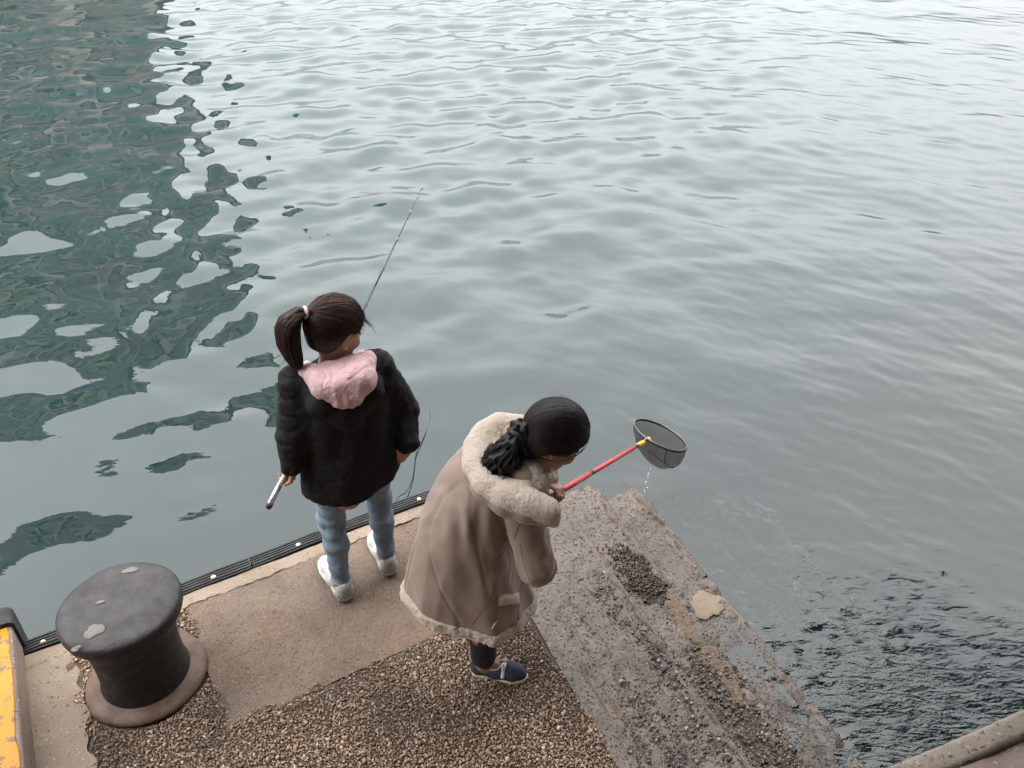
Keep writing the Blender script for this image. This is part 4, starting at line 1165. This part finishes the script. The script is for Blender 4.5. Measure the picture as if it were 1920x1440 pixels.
# sneakers
def sneaker(heel, toe, parent):
    d = nrm((toe-heel)*A([1, 1, 0])); L = np.linalg.norm((toe-heel)[:2]); s_ = A([d[1], -d[0], 0]); B = lambda a, b, z: heel+d*a*L+s_*b+Z*z
    fl = Field(np.minimum(heel, toe)-.08+Z*.08+Z*.012, np.maximum(heel, toe)+.08+Z*.06, .004)
    fl.cap(B(.12, 0, .055), B(.40, 0, .058), .036, .040, .02); fl.cap(B(.40, 0, .055), B(.72, 0, .038), .040, .037, .03); fl.cap(B(.72, 0, .036), B(.88, 0, .030), .038, .027, .03)
    fl.cap(B(.08, 0, .05), B(.06, 0, .088), .030, .026, .02); fl.cap(B(.16, -.022, .08), B(.30, -.024, .085), .016, .016, .02); fl.cap(B(.16, .022, .08), B(.30, .024, .085), .016, .016, .02)
    fl.cap(B(.30, 0, .085), B(.58, 0, .072), .024, .022, .03)
    fl.ell(B(.20, 0, .112), (.040, .024, .040), (d, s_, Z), .01, 's')
    sl, (X, Y, Zz) = fl.box(fl.lo, fl.lo+fl.n*fl.res); fl.a[sl] = np.maximum(fl.a[sl], (.020-Zz).astype(np.float32))
    V, F = fl.mesh(); V = relax(V, F, 2); Nn = vnormals(V, F); V = V+Nn*(.0012*GF(18, 3)(V))[:, None]
    sh = mk('sneaker', V, F, M['shoe'], parent)
    o = sole_outline(heel, toe, .092, .004)
    zt = lambda p: .034+.010*max(0, 1-((p-heel)@d)/L*2.0)
    mk('sole', *slab(o, [0.001, .010, .026, zt], [.955, 1.01, 1.035, .99]), M['sole'], sh)
    fl = Field(np.minimum(heel, toe)-.06+Z*.07, np.maximum(heel, toe)+.06+Z*.05, .004)
    fl.cap(B(.085, -.010, .045), B(.055, .0, .088), .0375, .0275, .02); fl.cap(B(.085, .010, .045), B(.055, 0, .088), .0375, .0275, .02)
    fl.ell(B(.20, 0, .105), (.045, .030, .06), (d, s_, Z), .01, 's')
    sl, (X, Y, Zz) = fl.box(fl.lo, fl.lo+fl.n*fl.res)
    lf = (X-heel[0])*d[0]+(Y-heel[1])*d[1]; fl.a[sl] = np.maximum(fl.a[sl], np.maximum(.034-Zz, lf-.060).astype(np.float32))
    V, F = fl.mesh(); mk('heel_panel', V, F, M['shoegrey'], sh)
    # stitched overlays: heel counter curve, side stripes, collar lining
    P = [B(.16*math.cos(t)**2+.012, .0385*math.sin(t), .052+.012*math.cos(t)) for t in np.linspace(-1.5, 1.5, 19)]
    mk('heel_stripe', *tube(P, .0034, 6), M['shoedark'], sh)
    P = [B(.20+.085*math.cos(t), .031*math.sin(t), .094+.006*math.cos(t)) for t in np.linspace(0, 6.283, 30)]
    mk('collar', *tube(P, .0062, 8), M['shoegrey'], sh)
    for sg in (-1, 1):
        for q in (.34, .44):
            mk('side_stripe', *tube([B(q, sg*.040, .034), B(q+.04, sg*.0405, .052), B(q+.07, sg*.033, .078)], [.003, .0035, .003], 6), M['shoedark'], sh)
    mk('heel_tab', *tube([B(-.004, 0, .040), B(-.012, 0, .062), B(-.002, 0, .090)], [.008, .009, .007], 8), M['shoegrey'], sh)
    for k_ in range(5):
        a = .36+.055*k_; zc = .113-.010*k_
        mk('lace', *tube([B(a, -.020, zc-.010), B(a+.01, 0, zc), B(a, .020, zc-.010)], .0028, 6), M['white'], sh)
    return sh
sneaker(heelL, toeL, p1); sneaker(heelR, toeR, p1)

# ------------------------------------------------------------------ fishing rod
rod = empty('fishing_rod', rodB, label='telescopic fishing rod with silver butt held over the water', category='fishing rod')
M['silver'] = simple('brushed_aluminium', (.55, .55, .56), .32, .1, 50, Metallic=.85)
M['carbon'] = simple('dark_carbon_rod', (.03, .03, .033), .3, .2, 40)
M['ring'] = simple('steel_guide', (.22, .22, .22), .35, .1, 40, Metallic=.7)
M['cork'] = simple('black_plug', (.01, .01, .01), .6)
RL = np.linalg.norm(rodT-rodB)
rp = lambda s_: rodB+rodD*s_
mk('butt', *tube([rp(-.0), rp(.20)], [.0125, .0125], 20), M['silver'], rod)
mk('plug', *tube([rp(-.012), rp(.004), rp(.004)], [.0105, .0130, .0130], 20), M['cork'], rod)
brk = [.20, .75, 1.15, 1.5, 1.85, 2.15, RL]; rd_ = [.0110, .0080, .0066, .0052, .0038, .0026, .0010]
for k_ in range(len(brk)-1):
    mk('blank', *tube([rp(brk[k_]-.01), rp(brk[k_+1])], [rd_[k_], rd_[k_]*.55+rd_[k_+1]*.45], 12), M['carbon'], rod)
dn_ = nrm(-Z+rodD*(rodD@Z))
def on_rod(px):       # parameter of the rod point that stands at this image column
    t = np.linspace(0, RL, 900); X = A([proj(rp(q))[0] for q in t]); return float(np.interp(px, X, t))
for px in (686, 718, 745, 770, 783, 791):
    q = rp(on_rod(px)); a_, b_ = frame(rodD)
    mk('guide', *tube([q+dn_*.010+(a_*math.cos(t)+b_*math.sin(t))*.007 for t in np.linspace(0, 6.283, 15)], .0016, 6), M['ring'], rod)
    mk('collar', *tube([q-rodD*.008, q+rodD*.008], [.0042, .0042], 10), M['ring'], rod)
M['line'] = simple('thin_dark_line', (.012, .014, .014), .95)
lp = [un(x, y, WATER_Z+.010) for x, y in ((807, 726), (803, 761), (808, 781), (799, 811), (779, 851), (775, 894), (762, 925), (746, 930))]
lp = lp+[W(-.165, .13, -.2), W(-.17, .125, .03), W(-.2, .03, .03)]
lpA = A(lp); tt = np.linspace(0, len(lp)-1, 90)
cr = np.stack([np.interp(tt, range(len(lp)), lpA[:, j]) for j in range(3)], 1)
for _ in range(6): cr[1:-1] = .25*cr[:-2]+.5*cr[1:-1]+.25*cr[2:]
mk('fishing_line', *tube(cr, .0028, 5), M['line'], rod)
mk('taut_line', *tube([rp(.5)+dn_*.012, rp(RL*.6)+dn_*.012, rp(RL-.01)+dn_*.004], .0007, 4), M['line'], rod)

# ------------------------------------------------------------------ stooping woman with the net
O2 = A([-.13, 2.29, 0]); FA2 = R(20)
f2 = A([math.cos(FA2), math.sin(FA2), 0]); r2 = A([f2[1], -f2[0], 0])
def L2(r, f, z): return O2+r2*r+f2*f+Z*z
netJ = un(1217, 823, .14); gripL = un(1043, 926, .80); poleD = nrm(netJ-gripL)
gripR = gripL-poleD*.30; poleB = gripL-poleD*.42
heel2, toe2 = un(886, 1258), un(988, 1272)
d2 = nrm(toe2-heel2); heel2l = L2(-.12, -.01, 0); toe2l = heel2l+nrm(f2*.9+r2*-.1)*.232
J2 = dict(pelvis=L2(0, -.13, .80), waist=L2(0, -.07, .95), chest=L2(0, .05, 1.09), neck=L2(0.0, .155, 1.19), head=un(1040, 818, 1.235),
          shL=L2(-.125, .12, 1.10), shR=L2(.150, .10, 1.115), elL=L2(-.17, .33, .90), elR=un(1006, 1062, .80),
          hipL=L2(-.085, -.11, .78), hipR=L2(.085, -.11, .78), knL=L2(-.12, .03, .43), knR=L2(.09, -.02, .43),
          anL=heel2l+nrm(toe2l-heel2l)*.05+Z*.075, anR=heel2+d2*.05+Z*.075)
hd_l = nrm(f2*.5+r2*.6-Z*.62); pn_l = nrm(-Z*.5-f2*.3+r2*.5)
hd_l = nrm(r2*.8+f2*.45-Z*.2); pn_l = nrm(np.cross(poleD, hd_l)); pn_l = pn_l if pn_l[2] < 0 else -pn_l
J2['wrL'] = gripL-hd_l*.072-pn_l*.024
hd_r = nrm(f2*.8-r2*.5+Z*.1); pn_r = nrm(np.cross(poleD, hd_r)); pn_r = pn_r if pn_r[2] > 0 else -pn_r
J2['wrR'] = gripR-hd_r*.072-pn_r*.024
hd2 = hframe(R(6), R(-34), R(4))
hands2 = dict(L=(J2['wrL'], hd_l, pn_l, 1.1, -1), R=(J2['wrR'], hd_r, pn_r, 1.1, -1))
V, F = body_mesh(J2, hd2, FA2, hands2, dict(L=(heel2l+Z*.012, toe2l+Z*.012), R=(heel2+d2*.012+Z*.012, toe2-d2*.014+Z*.012)), fs=.9, ts=.8)
p2 = mk('person', V, F, M['skin2'], loc=O2, label='person in taupe fleece-lined coat stooping over the steps with a red-handled net', category='person')

fl = Field(A([*(O2[:2]-.4), .05]), A([*(O2[:2]+.4), .9]), .006)
for S in 'LR':
    fl.cap(J2['hip'+S], J2['kn'+S], .088, .062, .03); fl.cap(J2['kn'+S], J2['an'+S]+Z*.03, .062, .050, .03)
V, F = fl.mesh(); V = relax(V, F, 2); Nn = vnormals(V, F); V = V+Nn*(.003*GF(9, 3)(V))[:, None]
mk('trousers', V, F, M['blackcloth'], p2)

# coat
def keys2(grow=0.0):
    return [(z, *(L2(ro, fo, 0)[:2]), rf+grow, rr+grow) for z, ro, fo, rf, rr in ((.36, 0, -.035, .278, .252), (.46, 0, -.038, .266, .246), (.60, 0, -.048, .236, .228), (.80, 0, -.048, .190, .200), (.93, 0, -.018, .165, .186), (1.03, 0, .025, .148, .180), (1.09, 0, .065, .135, .172), (1.14, 0, .10, .105, .130), (1.185, 0, .13, .06, .07))]
crs = lambda x: 1.3*(.62-np.abs(np.sin(x*.5)))
fold2 = lambda th, z: (.052*np.sin(4*th+1.2+2.0*z)+.055*crs(7*th+3*z+.5)+.028*crs(12*th-2*z+1))*np.clip((1.10-z)/.6, 0, 1)**1.1
def hem_cut(fl, off, sign=1):
    sl, (X, Y, Zz) = fl.box(fl.lo, fl.lo+fl.n*fl.res)
    lf = (X-O2[0])*f2[0]+(Y-O2[1])*f2[1]; lr = (X-O2[0])*r2[0]+(Y-O2[1])*r2[1]
    h = .455-.20*(lf+.05)-.06*lr+off
    fl.a[sl] = np.maximum(fl.a[sl], (sign*(h-Zz)).astype(np.float32))
lo2, hi2 = A([*(O2[:2]-.52), .30]), A([*(O2[:2]+.60), 1.32])
fl = Field(lo2, hi2, .006)
fl.zloft(keys2(), FA2, .02, fold=fold2)
shR, elR, wrR = J2['shR'], J2['elR'], J2['wrR']
fl.cap(shR-Z*.005, elR, .076, .068, .012); fl.cap(elR, wrR, .068, .052, .012)
fl.cap(J2['shL'], J2['elL'], .066, .062, .03); fl.cap(J2['elL'], J2['wrL']-hd_l*.015, .064, .050, .02)
hem_cut(fl, .045)
fl.zloft([(z, x, y, a_-.02, b_-.02) for z, x, y, a_, b_ in keys2() if z < .7]+[(.72, *L2(0, -.1, 0)[:2], .10, .12)], FA2, .01, mode='s', fold=fold2)
V, F = fl.mesh(); V = relax(V, F, 2); Nn = vnormals(V, F)
# creases round the elbow and the armpit
de = np.linalg.norm(V-elR, axis=1); da = np.linalg.norm(V-L2(.14, -.03, .98), axis=1)
ax_ = nrm(elR-shR); al_ = (V-elR)@ax_
V = V+Nn*(.005*np.exp(-(de/.12)**2)*np.sin(al_*80+3.0*GF(5, 6)(V))+.008*np.exp(-(da/.18)**2)*np.sin(((V-O2)@f2)*70+2*GF(3, 7)(V))+.0014*GF(6, 11)(V)+.0006*GF(16, 12)(V)-.0035*ridge(2.6, 67, V, .13, aniso=(1, 1, .45)))[:, None]
coat = mk('coat', V, F, M['suede'], p2)
cs = Surf(V, F)
mk('seam', *cs.seam([(1005, 950), (985, 970), (970, 990), (963, 1012)], .0028, -.001), M['seam'], coat)
mk('seam', *cs.seam([(975, 1020), (982, 1055), (993, 1090)], .0018, -.0006), M['seam'], coat)
mk('seam', *cs.seam([(930, 1095), (915, 1130), (890, 1165), (874, 1186)], .0018, -.0006), M['seam'], coat)
mk('piping', *cs.seam([(938, 1142), (933, 1160), (922, 1180)], .0035, .001), M['seamlight'], coat)
pk = mk('pocket', *cs.patch([(935, 1132), (972, 1128), (970, 1176), (924, 1182)], .006, 12, .006), M['suede'], coat)
mk('pocket_flap', *cs.patch([(934, 1115), (972, 1111), (974, 1132), (932, 1136)], .013, 12, .012, .003), M['fleece'], coat)
# fleece trim along the hem and at the cuffs
fl = Field(lo2, hi2-A([0, 0, .4]), .006); fl.zloft(keys2(.008), FA2, .02, fold=fold2); hem_cut(fl, 0.0); hem_cut(fl, .052, -1)
fl.zloft([(z, x, y, a_-.03, b_-.03) for z, x, y, a_, b_ in keys2() if z < .9], FA2, .01, mode='s', fold=fold2)
V, F = fl.mesh(); V = relax(V, F, 2); Nn = vnormals(V, F); V = V+Nn*(.0012*GF(28, 3)(V)+.0011*GF(60, 4)(V))[:, None]
mk('hem_trim', V, F, M['fleece'], coat)
for wr, el in ((wrR, elR), (J2['wrL'], J2['elL'])):
    d = nrm(wr-el)
    fl = Field(wr-.14, wr+.14, .005); fl.cap(wr-d*.05, wr-d*.012, .056, .056, .01)
    V, F = fl.mesh(); Nn = vnormals(V, F); V = V+Nn*(.0013*GF(40, 3)(V))[:, None]
    mk('cuff', V, F, M['fleece'], coat)
# fleece-lined hood lying on the shoulders
fl = Field(A([*(O2[:2]-.35), .95]), A([*(O2[:2]+.45), 1.36]), .005)
rimp = [(1040, 980, 1.045), (1026, 958, 1.095), (990, 944, 1.118), (950, 930, 1.130), (912, 906, 1.140), (892, 872, 1.152), (893, 838, 1.168), (910, 812, 1.182), (938, 797, 1.19), (975, 800, 1.185), (1000, 815, 1.17)]
rim = [un(*p_) for p_ in rimp]
fl.chain(rim, [.020, .036, .041, .042, .041, .039, .038, .037, .036, .033, .03], .05)
hc = un(948, 866, 1.14)
fl.ell(hc, (.120, .145, .050), (f2, r2, Z), .05)
fl.cap(hc, un(1008, 908, 1.10), .05, .045, .04)
fl.ell(un(952, 862, 1.20), (.072, .080, .030), (f2, r2, Z), .03, 's')
V, F = fl.mesh(); V = relax(V, F, 14); Nn = vnormals(V, F)
V = V+Nn*(.0010*GF(5, 4)(V)-.0012*ridge(3.2, 66, V, .3)+.0005*GF(40, 5)(V)+.0007*GF(80, 6)(V))[:, None]
hood2 = mk('hood', V, F, M['fleece'], p2)
fl = Field(A([*(O2[:2]-.35), .90]), A([*(O2[:2]+.45), 1.30]), .006)
dn2 = A([-.006, -.014, -.026])
fl.chain([q+dn2 for q in rim[1:8]], [.026, .034, .036, .034, .032, .030, .026], .03)
fl.ell(hc-Z*.035+A([-.01, -.01, 0]), (.13, .14, .055), (f2, r2, Z), .04)
V, F = fl.mesh(); V = relax(V, F, 2)
mk('hood_shell', V, F, M['suede'], hood2)

# black hair tied low, curls spilling into the hood
RAD2, OFF2 = (.122, .104, .116), (-.012, 0, .026)
c2 = J2['head']; f, r, u = hd2
cut2 = lambda x: np.interp(x, [-.2, -.05, -.028, -.012, .014, .035, .075, .13], [-.085, -.080, -.045, .004, .000, -.012, .045, .10])
base = scalp(c2, hd2, cut2, RAD2, OFF2)
tie2 = nrm(A([-.90, .05, -.42])); cc2 = c2+f*OFF2[0]+u*OFF2[2]
paths, rad, tn = [], [], []
part = nrm(A([.65, .25, .72]))
while len(paths) < 2300:
    q = nrm(g_.normal(size=3))
    lf = OFF2[0]+q[0]*RAD2[0]; lu = OFF2[2]+q[2]*RAD2[2]
    if lu < float(cut2(np.array(lf)))+.003 or lu < -.07: continue
    paths.append(gc_path(c2, hd2, RAD2, OFF2, q, tie2+.07*g_.normal(size=3), 15, 1.0012+.0022*abs(g_.normal()), .0015*g_.normal(), g_.random()*6))
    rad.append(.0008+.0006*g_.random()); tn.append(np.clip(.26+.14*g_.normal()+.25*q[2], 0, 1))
for k_ in range(24):
    q = nrm(A([g_.uniform(-.2, 1), g_.uniform(-.9, .9), g_.uniform(.2, 1)]))
    paths.append(gc_path(c2, hd2, RAD2, OFF2, q, nrm(q+.5*g_.normal(size=3)), 6, 1.02+.03*g_.random(), .02, g_.random()*6)); rad.append(.0006); tn.append(.2)
tp = cc2+f*tie2[0]*RAD2[0]*1.05+r*tie2[1]*RAD2[1]*1.05+u*tie2[2]*RAD2[2]*1.05
bc2 = un(940, 862, 1.195)
fl = Field(bc2-.22, bc2+.26, .005); fl.cap(tp, bc2, .028, .05, .03); fl.cap(tp, c2-f*.055-u*.05, .030, .066, .03)
for k_ in range(16):
    v_ = g_.normal(size=3)*A([.024, .026, .012]); fl.ell(bc2+v_-Z*.006, A([.024, .024, .018])*g_.uniform(.7, 1.1), None, .014)
Vt, Ft = fl.mesh(); Nn = vnormals(Vt, Ft); Vt = Vt+Nn*(.004*GF(25, 3)(Vt))[:, None]
for k_ in range(95):        # wavy locks spilling from the tie
    v_ = nrm(g_.normal(size=3)*A([1, 1, .55])+A([-.25, -.35, -.1])); end = bc2+v_*A([.066, .070, .034])*g_.uniform(.75, 1.15)-Z*.006
    ctl = bc2+v_*A([.05, .05, .035])+Z*g_.uniform(.004, .024); st0 = tp+.012*g_.normal(size=3)
    ax_ = nrm(end-st0); a_, b_ = frame(ax_); R_ = g_.uniform(.004, .010); tw = g_.uniform(6, 12); ph = g_.random()*6; tb = np.clip(.25+.25*g_.normal(), 0, 1)
    for m_ in range(15):
        jo = .0032*g_.normal(size=3); pj = .25*g_.normal(); P = []
        for t in np.linspace(0, 1+.05*g_.normal(), 15):
            p = st0*(1-t)**2+ctl*2*t*(1-t)+end*t*t
            P.append(p+jo*(.4+.8*t)+(a_*math.cos(tw*t+ph+pj)+b_*math.sin(tw*t+ph+pj))*R_*min(1, 2*t))
        paths.append(P); rad.append(.0007+.0005*g_.random()); tn.append(np.clip(tb+.12*g_.normal(), 0, 1))
st = strands_mesh(paths, rad, tn)
b2 = (np.concatenate([base[0], Vt]), np.concatenate([base[1], Ft+len(base[0])]))
hair2 = mk_hair('hair', b2, st, M['hair2'], p2, .08)
tq = tp*.8+bc2*.2; td = nrm(bc2-tp); a_, b_ = frame(td)
ringp = [tq+(a_*math.cos(t)+b_*math.sin(t))*.031 for t in np.linspace(0, 6.283, 22)]
Vr, Fr = tube(ringp, .010, 8)
e0 = un(958, 834, 1.23); Vb, Fb = tube([e0, e0+A([-.022, .012, .018]), e0+A([-.036, .020, .022])], [.007, .008, .004], 8)
mk('hair_tie', *merge([(Vr, Fr), (Vb, Fb)]), M['scrunchie'], hair2)
for sgn in (1, -1):
    V, F = lathe([(.002, -.010), (.0085, -.006), (.0108, 0), (.0085, .006), (.002, .010)], c2+f*.0865+r*sgn*.031+u*.001, 14)
    mk('eye', V, F, M['eye'], p2)

# loafers
def loafer(heel, toe, parent):
    d = nrm((toe-heel)*A([1, 1, 0])); L = np.linalg.norm((toe-heel)[:2]); s_ = A([d[1], -d[0], 0]); B = lambda a, b, z: heel+d*a*L+s_*b+Z*z
    fl = Field(np.minimum(heel, toe)-.07+Z*.075, np.maximum(heel, toe)+.07+Z*.03, .004)
    fl.cap(B(.13, 0, .036), B(.45, 0, .036), .034, .036, .02); fl.cap(B(.45, 0, .036), B(.74, 0, .030), .037, .037, .03); fl.cap(B(.74, 0, .030), B(.88, 0, .026), .037, .027, .03)
    fl.cap(B(.11, 0, .04), B(.10, 0, .062), .031, .026, .02); fl.cap(B(.55, 0, .045), B(.70, 0, .04), .026, .026, .02)
    fl.ell(B(.33, 0, .085), (.075, .030, .040), (d, s_, Z), .008, 's')
    sl, (X, Y, Zz) = fl.box(fl.lo, fl.lo+fl.n*fl.res); fl.a[sl] = np.maximum(fl.a[sl], (.012-Zz).astype(np.float32))
    V, F = fl.mesh(); V = relax(V, F, 2)
    sh = mk('loafer', V, F, M['navy'], parent)
    o = sole_outline(heel, toe, .080, .003)
    mk('sole', *slab(o, [0.001, .005, .016, .022], [.97, 1.0, 1.02, .99]), M['cream'], sh)
    P = [B(.585, y, .034+.040*math.cos(y/.042*1.45)) for y in np.linspace(-.042, .042, 13)]
    Vs, Fs = tube(P, .0095, 8); mk('strap', Vs, Fs, M['white'], sh)
    bz = B(.585, 0, .082); parts = []
    for sg in (-1, 1):
        parts.append(tube([bz, bz+s_*sg*.016+Z*.004+d*.006, bz+s_*sg*.030+d*.002, bz+s_*sg*.016-d*.008, bz], [.004, .0055, .0045, .0055, .004], 7))
        parts.append(tube([bz, bz+s_*sg*.012-d*.012-Z*.004, bz+s_*sg*.022-d*.022-Z*.014], [.004, .0045, .003], 7))
    mk('bow', *merge(parts), M['white'], sh)
    P = [B(.33+.27*math.cos(t), .031*math.sin(t), .066-.010*math.cos(t)*0) for t in np.linspace(0, 6.283, 40)]
    mk('piping', *tube(P, .0032, 6), M['cream'], sh)
loafer(heel2, toe2, p2); loafer(heel2l, toe2l, p2)

# ------------------------------------------------------------------ landing net
net = empty('landing_net', poleB, label='landing net with red handle, yellow collars and dark mesh bag dripping over the steps', category='fishing net')
M['red'] = simple('red_anodised_tube', (.52, .035, .04), .35, .12, 60)
M['yellowp'] = simple('yellow_plastic', (.70, .42, .05), .45, .15, 60)
M['blackp'] = simple('black_plastic', (.012, .012, .012), .45, .2, 60)
M['hoop'] = simple('worn_steel_hoop', (.16, .15, .14), .35, .35, 60, Metallic=.8)
PLn = np.linalg.norm(netJ-poleB); pp = lambda s_: poleB+poleD*s_
tq_ = np.linspace(0, PLn, 800); PX = A([proj(pp(q))[0] for q in tq_])
at_ = lambda px: float(np.interp(px, PX, tq_))
def rod_part(nm_, x0, x1, r_, m, ext=0):
    a, b = pp(at_(x0)), pp(at_(x1)); mk(nm_, *tube([a, a+poleD*.002, b-poleD*.002, b], [r_*.85, r_, r_, r_*.85], 18), M[m], net)
b0 = pp(0); b1 = pp(at_(1046))
mk('grip', *tube([b0, b1], [.0115, .0115], 16), M['blackp'], net)
rod_part('joint', 1045, 1057, .0095, 'blackp'); rod_part('tube', 1055, 1105, .0125, 'red'); rod_part('joint', 1103, 1115, .0100, 'blackp'); rod_part('tube', 1112, 1189, .0110, 'red')
rod_part('joint', 1186, 1212, .0088, 'blackp'); rod_part('collar', 1196, 1206, .0135, 'yellowp'); rod_part('collar', 1212, 1220, .0135, 'yellowp')
NC = un(1238, 815, .13); eA = (un(1287, 834, .085)-un(1190, 797, .175))/2; eB = A([-.01, .150, -.022])
eA = eA-eB*(eA@eB)/(eB@eB)*.3
hoop = lambda t: NC+eA*math.cos(t)+eB*math.sin(t)
mk('hoop', *tube([hoop(t) for t in np.linspace(0, 2*math.pi, 65)], .0038, 8), M['hoop'], net)
mk('hoop_binding', *tube([hoop(t)-Z*.007 for t in np.linspace(0, 2*math.pi, 65)], .0050, 8), M['blackp'], net)
g = NG('net_mesh'); pb_ = g.n('ShaderNodeBsdfPrincipled', i_Roughness=.8); g.set(pb_.inputs['Base Color'], g.mix(g.noise(20, 3), (.020, .011, .010), (.05, .030, .027)))
trn = g.n('ShaderNodeBsdfTransparent'); mxs = g.n('ShaderNodeMixShader')
vx = g.n('ShaderNodeTexWave', i_Scale=190.0, i_Distortion=1.5); g.t.links.new(g.coord((1, .4, 1)), vx.inputs['Vector'])
g.set(mxs.inputs[0], g.ramp(vx.outputs[0], [(.2, .42), (.8, .70)])); g.t.links.new(trn.outputs[0], mxs.inputs[1]); g.t.links.new(pb_.outputs[0], mxs.inputs[2]); g.t.links.new(mxs.outputs[0], g.out.inputs[0])
m_ = 56; rows = []; ts_ = np.linspace(0, 1, 22); gW = GF(7, 3)
for t in ts_:
    s_ = math.sqrt(max(0, 1-t**2.3))*(1-.10*t)+.02
    row = A([NC+(hoop(a)-NC)*s_-Z*(.006+.215*t) for a in np.linspace(0, 2*math.pi, m_, endpoint=False)])
    row += (.010*t*gW(row))[:, None]*nrm(A([.4, -.8, .1])); rows.append(row)
V = np.concatenate(rows); F = [[i*m_+j, i*m_+(j+1) % m_, (i+1)*m_+(j+1) % m_, (i+1)*m_+j] for i in range(21) for j in range(m_)]
bag = mk('net_bag', V, F, g.m, net)
bagrow = A(rows)
def bagp(t, a): i = t*21; j = (a/(2*math.pi)*m_) % m_; return bagrow[min(21, int(i)), int(j) % m_]+nrm(A([0, -1, .3]))*.004
cr = [bagp(.55-.18*math.sin(q*2.2), math.pi*1.05+q*.55*math.pi*.62) for q in np.linspace(0, 2.6, 26)]
mk('drawstring', *tube(cr, .0022, 6), M['blackp'], bag)
mk('drawstring', *tube([bagp(t, 1.5*math.pi) for t in np.linspace(.02, .55, 10)], .0022, 6), M['blackp'], bag)
# drips falling from the net
g = NG('water_drop'); g.bsdf((.92, .95, .96), .05, None, IOR=1.33, Transmission_Weight=.55); M['drop'] = g.m
bot = rows[-1].mean(0)
for (px, py, s_) in ((1220, 880, .006), (1216, 889, .007), (1215, 896, .006), (1212, 905, .007), (1214, 915, .005), (1209, 921, .006)):
    P = unp(px, py, bot, A([0, 1., 0]))
    V, F = lathe([(.0008, -s_*1.2), (s_*.7, -s_*.8), (s_, 0), (s_*.7, s_*.9), (s_*.25, s_*1.7)], P, 12)
    mk('water_drop', V, F, M['drop'], label='small bright water drop falling from the landing net', category='water drop', group='drops falling from the net')
